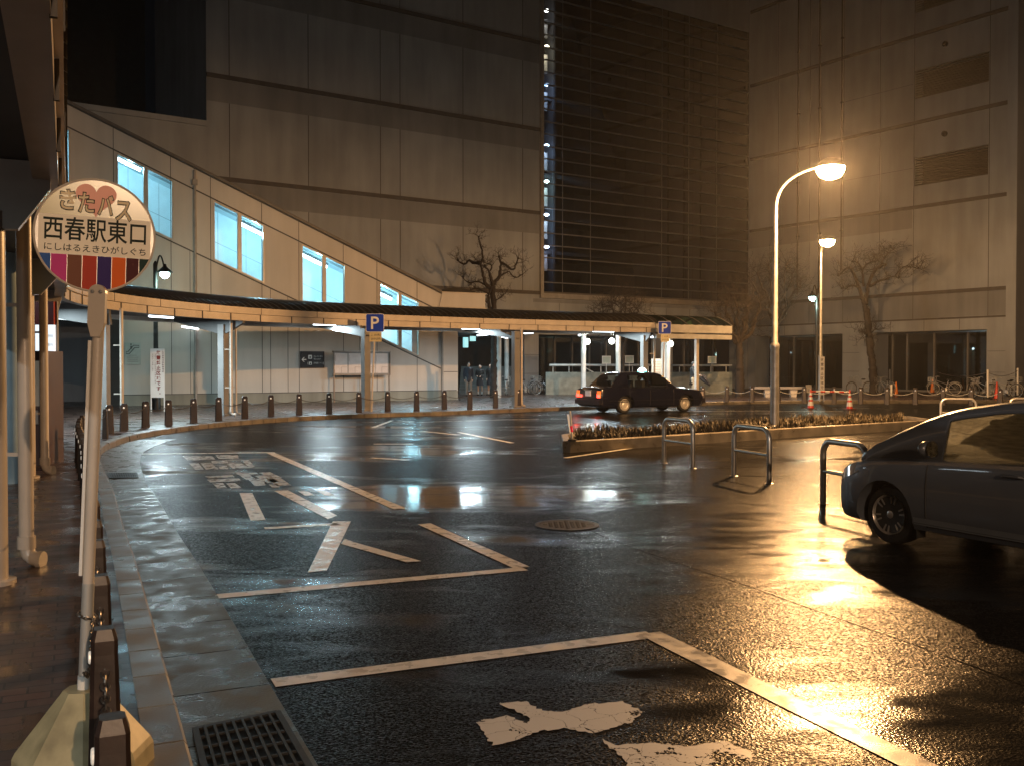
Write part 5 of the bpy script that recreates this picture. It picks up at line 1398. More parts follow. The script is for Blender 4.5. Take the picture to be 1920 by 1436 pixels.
    # wheels
    for ax in axles:
        for sd in (1, -1):
            wt = MB(); y_ = sd * track / 2
            prof = [(rw * .66, -.5), (rw * .72, -.56), (rw * .92, -.53), (rw * .985, -.40), (rw, -.2), (rw, .2), (rw * .985, .40), (rw * .92, .53), (rw * .72, .56), (rw * .66, .5)]
            wt.lathe([(r_, h * tyre_w) for r_, h in prof], (ax, y_ - sd * tyre_w * .5, rw), 36, 'y')
            wh = obj('wheel', wt, BLACK, t, smooth=True, local=True)
            rm = MB(); R_ = rw * .665
            if rim_kind == 'alloy':
                rm.lathe([(R_ * .90, -.10), (R_ * .92, .03), (R_, .055), (R_ * 1.02, .04), (R_ * 1.01, -.10)], (0, 0, 0), 36, 'y')
                rm.lathe([(.0, .035), (.03, .035), (.055, .02), (.06, -.03)], (0, 0, 0), 20, 'y')
                for k in range(12):
                    a = 6.2832 * k / 12 + (.1 if k % 2 else -.1); ca, sa = math.cos(a), math.sin(a); ww = .008
                    pts = []
                    for rr_, yy in ((.04, .02), (R_ * .93, .04)):
                        for s_ in (-1, 1): pts.append((rr_ * ca - s_ * ww * sa, yy, rr_ * sa + s_ * ww * ca))
                    lowp = [(p[0], p[1] - .03, p[2]) for p in pts]
                    rm.add(pts + lowp, [(0, 1, 3, 2), (0, 2, 6, 4), (1, 5, 7, 3)])
                rmat = mat('alloy_rim', (.50, .47, .43), .28, metal=.75)
            else:
                rm.lathe([(0, .03), (R_ * .30, .035), (R_ * .38, .02), (R_ * .62, .012), (R_ * .68, .02), (R_ * .97, .03), (R_ * 1.03, .015), (R_ * 1.04, -.05)], (0, 0, 0), 40, 'y')
                rmat = mat('hub_cap', (.62, .60, .56), .35, metal=.3)
                sl = MB()
                for k in range(24):
                    a = 6.2832 * k / 24; ca, sa = math.cos(a), math.sin(a); pts = []
                    for rr_ in (R_ * .72, R_ * .93):
                        for s_ in (-1, 1): pts.append((rr_ * ca - s_ * .006 * sa, .034 if rr_ > R_ * .8 else .028, rr_ * sa + s_ * .006 * ca))
                    sl.add(pts, [(0, 1, 3, 2)])
                sl.v = [(q[0] + ax, y_ + sd * (q[1] - .004), q[2] + rw) for q in sl.v]
            rm.v = [(q[0] + ax, y_ + sd * (q[1] - .03 if rim_kind == 'alloy' else q[1] - .01), q[2] + rw) for q in rm.v]
            obj('rim', rm, rmat, wh, smooth=True, local=True)
            if rim_kind == 'alloy':
                bd_ = MB().lathe([(0, 0), (R_ * .9, 0)], (ax, y_ - sd * .09, rw), 24, 'y'); obj('brake_drum', bd_, DARK, wh, local=True)
            else: obj('cap_slot', sl, BLACK, wh, local=True)
    def surf(x, z, sd=1, o=.004):
        s = hsec(x)
        for (ya, za), (yb, zb_) in zip(s[1:], s[2:]):
            if za <= z <= zb_ or zb_ <= z <= za:
                u = (z - za) / (zb_ - za) if abs(zb_ - za) > 1e-6 else 0
                return (x, sd * (ya + (yb - ya) * u + o), z)
        return (x, sd * (s[6][0] + o), z)
    return surf, hsec, csec
CABG = glass('cabin_tint', (.80, .84, .84), .95, .02)
CLEARG = glass('cabin_clear', (.86, .88, .86), .97, .03)
_n = CLEARG.node_tree; _mx = [q for q in _n.nodes if q.type == 'MIX_SHADER'][0]; _tl = _n.nodes.new('ShaderNodeBsdfTranslucent'); _tl.inputs[0].default_value = (.9, .9, .8, 1)
_m2 = _n.nodes.new('ShaderNodeMixShader'); _vo = _n.nodes.new('ShaderNodeTexNoise'); _vo.inputs['Scale'].default_value = 26; _vo.inputs['Detail'].default_value = 5
_mr = _n.nodes.new('ShaderNodeMapRange'); _mr.inputs['From Min'].default_value = .35; _mr.inputs['From Max'].default_value = .65; _mr.inputs['To Min'].default_value = .38; _mr.inputs['To Max'].default_value = .72
_n.links.new(_vo.outputs['Fac'], _mr.inputs['Value']); _n.links.new(_mr.outputs[0], _m2.inputs[0]); _n.links.new(_mx.outputs[0], _m2.inputs[1]); _n.links.new(_tl.outputs[0], _m2.inputs[2])
_n.links.new(_m2.outputs[0], [q for q in _n.nodes if q.type == 'OUTPUT_MATERIAL'][0].inputs[0])
# --- grey compact
GP = mat('slate_blue_paint', (.11, .125, .15), .34, metal=.25, var=.06, coat=.8, bump=.12, bscale=320, bdist=.0008)
hd_ = R(28)
HX = Vector((-math.sin(hd_), math.cos(hd_), 0)); HY = Vector((-HX.y, HX.x, 0)); 
FWc = PR(1671, 1019) - HY * (1.46 / 2 - .02)
car = thing('parked_car', 'dark slate grey compact hatchback with multi-spoke wheel at the right edge', 'car', (FWc.x, FWc.y, ROAD), math.atan2(HX.y, HX.x))
hullA = [(.765, .28, .30, .50, .51), (.755, .50, .24, .55, .56), (.72, .62, .20, .60, .63), (.62, .73, .18, .69, .75), (.45, .80, .17, .765, .865), (.20, .832, .17, .815, .93), (-.2, .84, .17, .85, .96), (-.9, .842, .17, .885, .93), (-1.8, .842, .17, .915, .94), (-2.5, .84, .18, .95, .97), (-2.9, .81, .20, .97, .98), (-3.03, .74, .26, .96, .97), (-3.06, .60, .34, .94, .95)]
cabA = [(.36, .885, .74, .60), (.19, 1.00, .745, .60), (-.13, 1.16, .75, .60), (-.36, 1.26, .755, .60), (-.59, 1.34, .76, .60), (-.82, 1.39, .765, .60), (-1.2, 1.445, .77, .61), (-1.7, 1.455, .77, .61), (-2.3, 1.42, .765, .60), (-2.7, 1.34, .75, .58), (-2.95, 1.12, .73, .56), (-3.02, .98, .72, .55)]
surf, hsec, csec = make_car(car, hullA, cabA, (0, -2.45), .29, 1.46, GP, CLEARG, [(-.62, -1.52), (-1.60, -2.45)], (-.46,), [(.30, -.62), (-2.62, -3.0)])
def ctube(name, pts, r, m, seg=6, **k): return obj(name, MB().tube(pts, r, seg), m, car, local=True, **k)
for xx, (za, zb_) in ((-.50, (.24, .86)), (-1.57, (.24, .90))):
    ctube('door_seam', [surf(xx, za + (zb_ - za) * i / 10, 1, .001) for i in range(11)], .005, BLACK)
ctube('door_seam', [surf(-.5 - i * .107, .25, 1, .001) for i in range(11)], .005, BLACK)
f = MB(); 
for i in range(24):
    xa, xb = -.36 - i * .075, -.36 - (i + 1) * .075
    pa, pb_2 = surf(xa, .255, 1, .004), surf(xb, .255, 1, .004); qa, qb = surf(xa, .325, 1, .012), surf(xb, .325, 1, .012)
    f.add([pa, pb_2, qb, qa], [(0, 1, 2, 3)])
obj('side_skirt', f, mat('skirt_grey', (.20, .22, .24), .35, metal=.3), car, local=True, smooth=True)
p = Vector(surf(-1.38, .80, 1, .02)); f = MB().tube([p + Vector((.10, -.01, 0)), p + Vector((.07, .02, .006)), p + Vector((-.07, .02, .008)), p + Vector((-.10, -.01, 0))], .014, 8)
obj('door_handle', f, GP, car, smooth=True, local=True)
f = MB().ball((-.58, .93, .985), .1, 16, 10, (.55, 1.0, .72)); mir = obj('mirror', f, GP, car, smooth=True, local=True)
f = MB().lathe([(0, 0), (.075, 0)], (-.645, .93, .985), 16, 'x'); obj('mirror_glass', f, mat('mirror_silver', (.8, .8, .8), .04, metal=1), mir, local=True)
f = MB().tube([(-.56, .78, .93), (-.57, .88, .95)], .03, 8); obj('mirror_stem', f, BLACK, mir, local=True)
f = MB().ball((-.58, -.93, .985), .1, 12, 8, (.55, 1.0, .72)); obj('mirror', f, GP, car, smooth=True, local=True)
for sd in (1, -1):   # swept headlamps
    f = MB(); g = []
    for i in range(7):
        x = .66 - i * .055; z0 = .55 + i * .022; z1_ = .64 + i * .026
        a, b = surf(x, min(z0, hsec(x)[8][1] - .02), sd, .006), surf(x, min(z1_, hsec(x)[8][1] - .004), sd, .004); g += [a, b]
    f.add(g, [(2 * i, 2 * i + 2, 2 * i + 3, 2 * i + 1) for i in range(6)])
    obj('headlight', f, mat('headlamp_glass', (.6, .6, .6), .08, metal=.4, coat=1), car, smooth=True, local=True)
f = MB().box((.70, 0, .34), (.16, .9, .12)); obj('grille', f, BLACK, car, local=True)
f = MB().box((-.355, .72, .165), (.010, .12, .10)); obj('mud_flap', f, BLACK, car, local=True)
def seat(tt, x, y, z):
    f = MB().box((x, y, z), (.5, .46, .14)); f.box((x - .27, y, z + .32), (.13, .44, .60)); s_ = obj('seat', f, mat('seat_cloth', (.03, .03, .035), .9), tt, local=True)
    f = MB().ball((x - .30, y, z + .71), .11, 12, 8, (.55, 1.1, .85)); obj('headrest', f, mat('seat_cloth', (.03, .03, .035), .9), s_, local=True, smooth=True)
for y in (.36, -.36): seat(car, -1.25, y, .52); seat(car, -2.05, y, .52)
f = MB().box((-.40, 0, .86), (.5, 1.30, .12)); obj('dashboard', f, BLACK, car, local=True)
f = MB().tube([(-.72 - .06 * math.cos(a), -.36 + .18 * math.cos(a + 1.57), .90 + .17 * math.sin(a + 1.57)) for a in [6.2832 * k / 20 for k in range(20)]], .014, 6, closed=True); obj('steering_wheel', f, BLACK, car, local=True)
f = MB().ball((-.62, .0, 1.20), .05, 10, 6, (.5, 2.0, .7)); obj('rear_view_mirror', f, BLACK, car, local=True)
f = MB().box((-3.05, 0, .62), (.04, 1.2, .3)); obj('rear_bumper', f, GP, car, local=True)
# --- navy taxi
TP = mat('navy_black_paint', (.006, .007, .018), .22, var=.05, coat=1.0)
TR0, TF0 = PR(1165, 775), PR(1283, 771.5)
hx = (TF0 - TR0).normalized(); hy = Vector((-hx.y, hx.x, 0))
tc_ = TF0 + hy * (1.42 / 2 - .02)
taxi = thing('taxi', 'navy black taxi saloon with lit teal roof lamp and glowing tail lights', 'taxi', (tc_.x, tc_.y, ROAD), math.atan2(hx.y, hx.x))
hullB = [(.84, .66, .30, .60, .61), (.83, .76, .24, .70, .72), (.78, .81, .20, .76, .80), (.60, .835, .20, .80, .86), (0, .848, .20, .865, .925), (-.50, .848, .20, .885, .945), (-1.2, .848, .20, .90, .93), (-2.6, .848, .20, .915, .94), (-3.2, .845, .20, .92, .965), (-3.62, .83, .22, .91, .96), (-3.80, .80, .26, .88, .92), (-3.86, .74, .32, .84, .86)]
cabB = [(-.42, .955, .76, .60), (-.65, 1.14, .765, .60), (-.90, 1.33, .77, .60), (-1.10, 1.435, .775, .61), (-1.35, 1.475, .78, .62), (-1.9, 1.49, .78, .62), (-2.5, 1.485, .775, .62), (-2.85, 1.44, .77, .61), (-3.05, 1.30, .765, .60), (-3.25, 1.10, .76, .60), (-3.38, .965, .755, .60)]
surfB, hsecB, csecB = make_car(taxi, hullB, cabB, (0, -2.78), .315, 1.46, TP, CABG, [(-.86, -1.66), (-1.74, -2.62)], (), [(-.46, -1.12), (-2.80, -3.34)], rim_kind='cap')
def tt_(name, mb, m, **k): return obj(name, mb, m, taxi, local=True, **k)
for sd in (1, -1):
    tt_('side_moulding', MB().tube([surfB(.55 - i * .14, .47, sd, .006) for i in range(30)], .016, 6), mat('chrome_trim', (.7, .7, .68), .2, metal=1))
    for xx in (-.62, -1.70, -2.62): tt_('door_seam', MB().tube([surfB(xx, .25 + .06 * i, sd, .001) for i in range(11)], .005, BLACK and 6), BLACK)
    for xx in (-1.52, -2.45):
        p = Vector(surfB(xx, .80, sd, .012)); tt_('door_handle', MB().box(p, (.17, .03, .03)), mat('chrome_trim', (.7, .7, .68), .2, metal=1))
    tt_('window_trim', MB().tube([(-.7 - i * .2, sd * (.775), .915 + (.012 if i else 0)) for i in range(12)], .010, 6), mat('chrome_trim', (.7, .7, .68), .2, metal=1))
    g = MB(); xr = -3.82
    tl = tt_('tail_light', MB().box((-3.835, sd * .66, .70), (.07, .20, .24)), mat('tail_lamp_amber', (.6, .15, .03), .2, emit=(1, .25, .04), estr=.7))
    obj('brake_lamp', MB().box((-3.858, sd * .66, .645), (.05, .19, .11)), mat('tail_lamp_lit', (.9, .05, .05), .2, emit=(1, .06, .04), estr=5), tl, local=True)
    light('POINT', 'tail_glow', (0, 0, 0), 3.0, (1, .08, .05), .05, parent=taxi).location = (-3.98, sd * .66, .62)
    tt_('headlight', MB().box((.80, sd * .60, .66), (.10, .32, .16)), mat('headlamp_glass', (.6, .6, .6), .08, metal=.4, coat=1))
    tt_('corner_lamp', MB().box((.74, sd * .785, .66), (.16, .05, .14)), mat('corner_lens', (.5, .45, .45), .1, coat=1))
    fm = MB().tube([(.30, sd * .70, .90), (.30, sd * .72, 1.0)], .012, 6); fm.box((.28, sd * .73, 1.03), (.05, .15, .09)); tt_('fender_mirror', fm, mat('chrome_trim', (.7, .7, .68), .2, metal=1))
tt_('rear_bumper', MB().box((-3.86, 0, .42), (.14, 1.56, .17)), mat('bumper_navy', (.012, .012, .022), .35))
tt_('front_bumper', MB().box((.86, 0, .42), (.12, 1.56, .17)), mat('bumper_navy', (.012, .012, .022), .35))
tt_('number_plate', MB().box((-3.872, 0, .72), (.02, .34, .19)), mat('plate_white', (.62, .62, .6), .4, emit=(1, 1, .95), estr=.12))
tt_('trunk_trim', MB().box((-3.868, 0, .84), (.02, .52, .03)), mat('chrome_trim', (.7, .7, .68), .2, metal=1))
tt_('grille', MB().box((.845, 0, .66), (.04, .8, .13)), mat('chrome_trim', (.7, .7, .68), .2, metal=1))
rl = MB(); x0_, z0_ = -1.45, 1.485
rl.lathe([(0, .13), (.05, .125), (.12, .095), (.17, .04), (.18, 0)], (0, 0, 0), 20); rl.v = [(q[0] * .75 + x0_, q[1] * 1.15, q[2] + z0_ + .03) for q in rl.v]
rlo = tt_('roof_lamp', rl, mat('roof_lamp_white', (.9, 1, .95), .3, emit=(.85, 1, .92), estr=7), smooth=True)
rl = MB().lathe([(.19, 0), (.19, .035)], (0, 0, 0), 20); rl.v = [(q[0] * .75 + x0_, q[1] * 1.15, q[2] + z0_) for q in rl.v]
obj('lamp_base', rl, mat('roof_lamp_teal', (.0, .6, .6), .3, emit=(.0, .75, .72), estr=2.2), rlo, local=True)
light('POINT', 'roof_lamp_glow', (0, 0, 0), 9, (.5, 1, .9), .1, parent=taxi).location = (x0_, -.1, z0_ + .3)
for y in (.36, -.36): seat(taxi, -1.55, y, .55); seat(taxi, -2.55, y, .55)
tt_('dashboard', MB().box((-.72, 0, .90), (.4, 1.3, .12)), BLACK)

# ------------------------------------------------------------------ trees
def twigs(f, p, d, n, L, r, rn, depth=2):
    for _ in range(n):
        v = Vector((rn.gauss(0, 1), rn.gauss(0, 1), rn.gauss(.35, .8))).normalized(); v = (d * .5 + v).normalized()
        pts = [p]; q = p.copy(); k = 4
        for i in range(k):
            v = (v + Vector((rn.gauss(0, .3), rn.gauss(0, .3), rn.gauss(.06, .3)))).normalized(); q = q + v * L / k * rn.uniform(.7, 1.2); pts.append(q.copy())
        f.tube(pts, [r * (1 - .75 * i / k) for i in range(k + 1)], 4, caps=False)
        if depth > 0: twigs(f, pts[2], v, 2, L * .55, r * .6, rn, depth - 1); twigs(f, pts[-1], v, 2, L * .5, r * .5, rn, depth - 1)
def tree_px(label, Y, trunk, limbs, seed, sc_, r0, tw=7, ts=1.0):
    rn = random.Random(seed)
    base = PY(*trunk[0], Y)
    t = thing('bare_tree', label, 'tree', (base.x, Y, 0), 0, 'bare pollarded trees')
    def conv(pl, r_a, r_b, depthy):
        pts = [PY(p[0], p[1], Y) for p in pl]; n = len(pts); sl = rn.uniform(-1, 1) * depthy
        pts = [q + Vector((0, sl * (i / max(1, n - 1)), 0)) for i, q in enumerate(pts)]
        pts = catmull([tuple(q) for q in pts], .12) if n > 2 else pts
        pts = [q + Vector((rn.gauss(0, .012), rn.gauss(0, .012), rn.gauss(0, .01))) for q in pts]
        m = len(pts); return pts, [(r_a + (r_b - r_a) * i / (m - 1)) * rn.uniform(.86, 1.16) for i in range(m)]
    pts, rs = conv([(trunk[0][0], trunk[0][1])] + trunk[1:], r0, r0 * .72, 0)
    pts[0].z = 0
    obj('trunk', MB().tube(pts, rs, 10), BARK, t, smooth=True)
    f = MB()
    for lm, ra in limbs:
        pts, rs = conv(lm, ra, ra * .38, 1.1)
        f.tube(pts, rs, 7)
        for k in range(tw):
            j = rn.randint(len(pts) // 3, len(pts) - 1); twigs(f, pts[j], Vector((0, 0, .3)), 1, sc_ * ts * rn.uniform(.35, .9), .022 * ts, rn)
        f.ball(pts[-1], ra * .75, 8, 5); twigs(f, pts[-1], Vector((0, 0, .4)), 6, sc_ * .7 * ts, .019 * ts, rn)
    obj('crown', f, BARK, t)
    return t
def z8(l): return [(820 + x / 7.98, 420 + y / 7.98) for x, y in l]
tree_px('bare pollarded tree rising above the canopy left of the glass front', 48.5, [(925, 738)] + z8([(850, 1310), (835, 1100), (830, 940)]),
        [(z8([(830, 950), (815, 860), (790, 760), (760, 700), (710, 650)]), .10), (z8([(835, 920), (890, 840), (935, 770), (935, 680), (945, 600), (930, 520), (925, 490)]), .10),
         (z8([(945, 590), (1020, 620), (1080, 660), (1120, 700), (1150, 690), (1185, 600), (1200, 530)]), .075), (z8([(940, 790), (1000, 740), (1080, 705), (1120, 760), (1190, 790), (1280, 740)]), .045),
         (z8([(820, 990), (770, 950), (710, 880), (690, 790), (665, 690), (640, 600)]), .105), (z8([(640, 600), (590, 580), (520, 580), (470, 530), (420, 600), (300, 540)]), .09),
         (z8([(640, 600), (680, 520), (670, 400), (640, 290), (630, 240)]), .07), (z8([(760, 930), (690, 900), (590, 865), (520, 890), (450, 880), (390, 820)]), .055),
         (z8([(790, 1050), (690, 1010), (600, 970), (500, 1000)]), .06), (z8([(800, 700), (820, 640), (790, 600), (700, 570)]), .04), (z8([(870, 1150), (930, 1120), (990, 1070)]), .03),
         (z8([(790, 1310), (765, 1180), (770, 1060), (800, 960)]), .10), (z8([(770, 1190), (730, 1170), (700, 1150)]), .06)], 3, 1.0, .17, 5, .72)
def z5(l): return [(1380 + x / 3.556, 380 + y / 3.556) for x, y in l]
tree_px('bare forked tree standing before the shop pillar under the street lamp', 54.5, [(1638, 739), (1637, 700), (1632, 655)] + z5([(880, 800), (862, 690)]),
        [(z5([(862, 690), (835, 600), (805, 500), (770, 430), (725, 460), (705, 480)]), .13), (z5([(825, 570), (770, 555), (700, 575)]), .06), (z5([(850, 560), (835, 440), (800, 400), (770, 395)]), .08),
         (z5([(865, 680), (890, 560), (925, 480), (970, 430), (1030, 405)]), .13), (z5([(895, 560), (950, 525), (1010, 510), (1060, 490), (1110, 495)]), .08), (z5([(840, 450), (890, 400), (950, 390)]), .06),
         (z5([(960, 435), (1000, 360), (1060, 310)]), .06), (z5([(1060, 490), (1110, 430), (1180, 450)]), .04), (z5([(870, 900), (905, 860), (925, 845)]), .06), (z5([(880, 890), (850, 880), (840, 872)]), .06)], 11, 1.15, .24)
def gen_tree(label, Y, px, yb, yt, sp_, seed, r0=.16):
    rn = random.Random(seed); h = yb - yt; fk = yb - h * .48
    limbs = []
    for k in range(6):
        a = (k - 2.5) / 2.5 * sp_; q = [(px, fk + rn.uniform(-4, 10))]
        n = 5
        for i in range(1, n + 1): q.append((px + a * (i / n) ** .8 + rn.uniform(-5, 5), fk - (fk - yt) * (i / n) * rn.uniform(.65, 1.0) * (1 - .25 * abs(k - 2.5) / 2.5)))
        limbs.append((q, r0 * .5))
    tree_px(label, Y, [(px, yb), (px + 1, (yb + fk) / 2), (px, fk)], limbs, seed, 1.5, r0, 11)
gen_tree('small bare tree top showing above the canopy behind the second parking sign', 50, 1166, 741, 545, 34, 21, .12)
gen_tree('thick dark bare tree beside the right end of the glass shelter', 50, 1386, 741, 540, 50, 23, .24)
gen_tree('dim bare tree behind the nearest street lamp pole', 55.5, 1456, 738, 470, 58, 25, .18)

# ------------------------------------------------------------------ bicycles
def make_bike():
    t = thing('bicycle', '', 'bicycle'); r = .33
    for x in (-.54, .54):
        wh = obj('wheel', MB().tube([(x + r * math.cos(a), 0, r + r * math.sin(a)) for a in [6.2832 * k / 28 for k in range(28)]], .018, 6, closed=True), BLACK, t, local=True)
        f = MB().tube([(x + (r - .03) * math.cos(a), 0, r + (r - .03) * math.sin(a)) for a in [6.2832 * k / 28 for k in range(28)]], .009, 5, closed=True)
        for k in range(14): a = 6.2832 * k / 14; f.tube([(x, 0, r), (x + (r - .03) * math.cos(a), 0, r + (r - .03) * math.sin(a))], .0022, 3, caps=False)
        obj('rim', f, STEEL, wh, local=True)
    f = MB(); bb = (-.08, 0, .29); st = (-.22, 0, .78); hdt = (.40, 0, .86); hb = (.44, 0, .70)
    for a, b in ((bb, (-.19, 0, .70)), (bb, hb), ((-.17, 0, .55), (.42, 0, .78)), ((-.54, 0, r), bb), ((-.54, 0, r), (-.18, 0, .66)), (hdt, hb), (hb, (.54, 0, r)), ((-.19, 0, .70), st)): f.tube([a, b], .016, 7)
    obj('frame', f, mat('bike_silver', (.4, .4, .42), .3, metal=.6), t, local=True)
    obj('saddle', MB().ball((-.23, 0, .82), .13, 12, 8, (1.05, .7, .3)), BLACK, t, local=True, smooth=True)
    f = MB().tube([(.27, .27, .97), (.36, .26, 1.0), (.42, .1, .98), (.39, 0, .92), (.42, -.1, .98), (.36, -.26, 1.0), (.27, -.27, .97)], .012, 7); f.tube([(.39, 0, .92), hdt], .012, 6); obj('handlebar', f, STEEL, t, local=True)
    f = MB()
    for z in (.72, .82, .93): f.tube([(.52, -.15, z), (.80, -.15 , z), (.80, .15, z), (.52, .15, z)], .006, 4, closed=True)
    for x, y in ((.52, -.15), (.61, -.15), (.7, -.15), (.80, -.15), (.80, 0), (.80, .15), (.7, .15), (.61, .15), (.52, .15), (.52, 0)): f.tube([(x, y, .93), (x * .96 + .02, y * .85, .70)], .005, 4)
    obj('basket', f, GALV, t, local=True)
    f = MB().lathe([(0, -.01), (.09, -.01), (.09, .01), (0, .01)], (-.08, .03, .29), 16, 'y'); f.tube([(-.08, .05, .29), (-.02, .05, .16)], .01, 5); f.box((-.02, .1, .15), (.09, .1, .02)); f.tube([(-.08, -.05, .29), (-.14, -.05, .42)], .01, 5); f.box((-.14, -.1, .43), (.09, .1, .02))
    obj('crank', f, STEEL, t, local=True)
    f = MB().tube([(-.54 + (r + .04) * math.cos(a), 0, r + (r + .04) * math.sin(a)) for a in [.6 + 2.4 * k / 12 for k in range(13)]], .022, 5); f.tube([(.54 + (r + .04) * math.cos(a), 0, r + (r + .04) * math.sin(a)) for a in [.3 + 2.3 * k / 12 for k in range(13)]], .02, 5); obj('mudguard', f, GREYP, t, local=True)
    return t
bk = make_bike(); BK = [
    (P(1612, 739), math.pi + .3, 'lone silver bicycle leaning by the beige pillar left of the bare tree', 'bicycles by the shop front'),
    (P(1822, 747), .9, 'bicycle with the large visible wheel left of the thick white post', 'bicycles by the shop front'),
    (P(1843, 744), 1.9, 'bicycle directly behind the thick white chain post', 'bicycles by the shop front'),
    (P(1862, 742), 1.2, 'bicycle just left of the red cone', 'bicycles by the shop front'),
    (P(1884, 745), 2.3, 'bicycle just right of the red cone', 'bicycles by the shop front'),
    (P(1900, 742), .7, 'bicycle farthest right beside the last white chain post', 'bicycles by the shop front'),
    (P(1770, 740), 2.6, 'dim bicycle right of the second orange cone', 'bicycles by the shop front'),
    (P(1660, 741), 1.8, 'dim bicycle just right of the bare tree trunk', 'bicycles by the shop front'),
    (P(988, 740), .4, 'dark bicycle parked by the entrance pillar, left one', 'bicycles at the station entrance'),
    (P(1001, 738), 1.1, 'dark bicycle parked by the entrance pillar, middle one', 'bicycles at the station entrance'),
    (P(1014, 739), 2.4, 'dark bicycle parked by the entrance pillar, right one', 'bicycles at the station entrance'),
    (P(950, 741), 1.5, 'dark bicycle between the pale entrance columns', 'bicycles at the station entrance')]
for k, (p, a, lab, grp) in enumerate(BK):
    if k == 0: bk.location = p; bk.rotation_euler = (0, 0, a); bk['label'] = lab; bk['group'] = grp; WL[bk] = Vector(p)
    else: copy_tree(bk, p, a, lab, grp)

# ------------------------------------------------------------------ people
def fuse(name, parts, vox, m, parent):
    f = MB()
    for pts, rs in parts:
        if len(pts) == 1: f.ball(pts[0], 1.0, 14, 9, rs); continue
        f.tube(pts, rs, 10)
        for p, r_ in ((pts[0], rs[0]), (pts[-1], rs[-1])): f.ball(p, r_, 10, 7)
    me = mesh('tmp', f, m); o = bpy.data.objects.new('tmp', me); COL.objects.link(o)
    md = o.modifiers.new('r', 'REMESH'); md.mode = 'VOXEL'; md.voxel_size = vox
    dg = bpy.context.evaluated_depsgraph_get(); dg.update()
    me2 = bpy.data.meshes.new_from_object(o.evaluated_get(dg)); bpy.data.objects.remove(o)
    for p in me2.polygons: p.use_smooth = True
    me2.materials.clear(); me2.materials.append(m); me2.name = name
    return obj(name, me2, m, parent, local=True)
def person(label, p, rz, jacket, legs_m, skirt=True, h=1.66, arm=(0, 0), step=0.0, hair=.0, bag=False, umb=False):
    """local frame: faces -y"""
    t = thing('person', label, 'person', tuple(p), rz); k = h / 1.70
    V = lambda x, y, z: Vector((x * k, y * k, z * k))
    hipz = .88; parts = []
    sk = SKIN
    kn = {}
    for s in (1, -1):
        fy = step * s
        hip, knee, ank, toe = V(.09 * s, 0, hipz), V(.10 * s, -.02 + fy * .5, .47), V(.10 * s, .02 + fy, .08), V(.115 * s, -.15 + fy, .03)
        kn[s] = (hip, knee, ank, toe)
        parts.append(([hip, knee, (knee + ank) / 2 + V(0, .015, .04), ank], [.085 * k, .055 * k, .052 * k, .035 * k]))
        parts.append(([ank - V(0, 0, .02), toe], [.035 * k, .028 * k]))
        sh, el, wr = V(.18 * s, .0, 1.38), V(.225 * s, .02 - .02 * arm[0], 1.10), V(.20 * s - (.10 * s * arm[0]), -.02 - .24 * arm[0], .86 + .20 * arm[0])
        if s < 0 and umb: el, wr = V(-.26, -.10, 1.12), V(-.28, -.30, 1.10)
        parts.append(([sh, el, wr], [.05 * k, .04 * k, .027 * k]))
        hd = (wr - el).normalized(); sd_ = Vector((s, 0, 0))
        palm = wr + hd * .05 * k; parts.append(([wr, palm], [.028 * k, .032 * k]))
        for j in range(4):
            b0 = palm + hd * .03 * k + Vector((0, (-.027 + .018 * j) * k, 0)); L_ = (.065, .075, .07, .055)[j] * k
            e1 = b0 + hd * L_ * .5; parts.append(([b0 - hd * .02, e1, e1 + (hd - sd_ * .5).normalized() * L_ * .5], [.0095 * k, .009 * k, .008 * k]))
        tb_ = palm + Vector((-.0 * s, -.035 * k, 0)); parts.append(([palm, tb_ + hd * .01, tb_ + hd * .04 * k - sd_ * .01], [.014 * k, .011 * k, .009 * k]))
    parts.append(([V(0, .01, .90), V(0, 0, 1.08), V(0, .0, 1.32)], [.14 * k, .115 * k, .14 * k]))
    parts.append(([V(-.14, 0, 1.37), V(.14, 0, 1.37)], [.06 * k, .06 * k]))
    parts.append(([V(0, .01, 1.38), V(0, -.005, 1.50)], [.055 * k, .05 * k]))
    hc = V(0, -.01, 1.585)
    parts.append(([hc], (.073 * k, .092 * k, .112 * k))); parts.append(([hc + V(0, -.03, -.07)], (.05 * k, .055 * k, .045 * k)))
    parts.append(([hc + V(0, -.088, .01), hc + V(0, -.108, -.022)], [.009 * k, .013 * k]))
    for s in (1, -1): parts.append(([hc + V(.074 * s, .005, -.01)], (.012 * k, .02 * k, .03 * k)))
    body = fuse('body', parts, .011, sk, t)
    f = MB()
    for s in (1, -1): f.ball(hc + V(.03 * s, -.088, .008), .011 * k, 8, 6)
    obj('eyes', f, INK, body, local=True)
    obj('mouth', MB().ball(hc + V(0, -.086, -.055), .02 * k, 8, 6, (1, .35, .3)), mat('lip', (.3, .1, .08), .5), body, local=True)
    hp = [([hc + V(0, .018, .025)], (.083 * k, .092 * k, .105 * k))]
    if hair: hp += [([hc + V(0, .05, .03), hc + V(0, .065, -hair)], [.07 * k, .055 * k])]
    fuse('hair', hp, .014, mat('black_hair', (.01, .008, .007), .4), t)
    jp = [([V(0, .01, .84 if not skirt else .86), V(0, 0, 1.08), V(0, 0, 1.33)], [.165 * k, .15 * k, .165 * k]), ([V(-.145, 0, 1.385), V(.145, 0, 1.385)], [.078 * k, .078 * k]), ([V(0, .01, 1.42), V(0, .0, 1.46)], [.075 * k, .065 * k])]
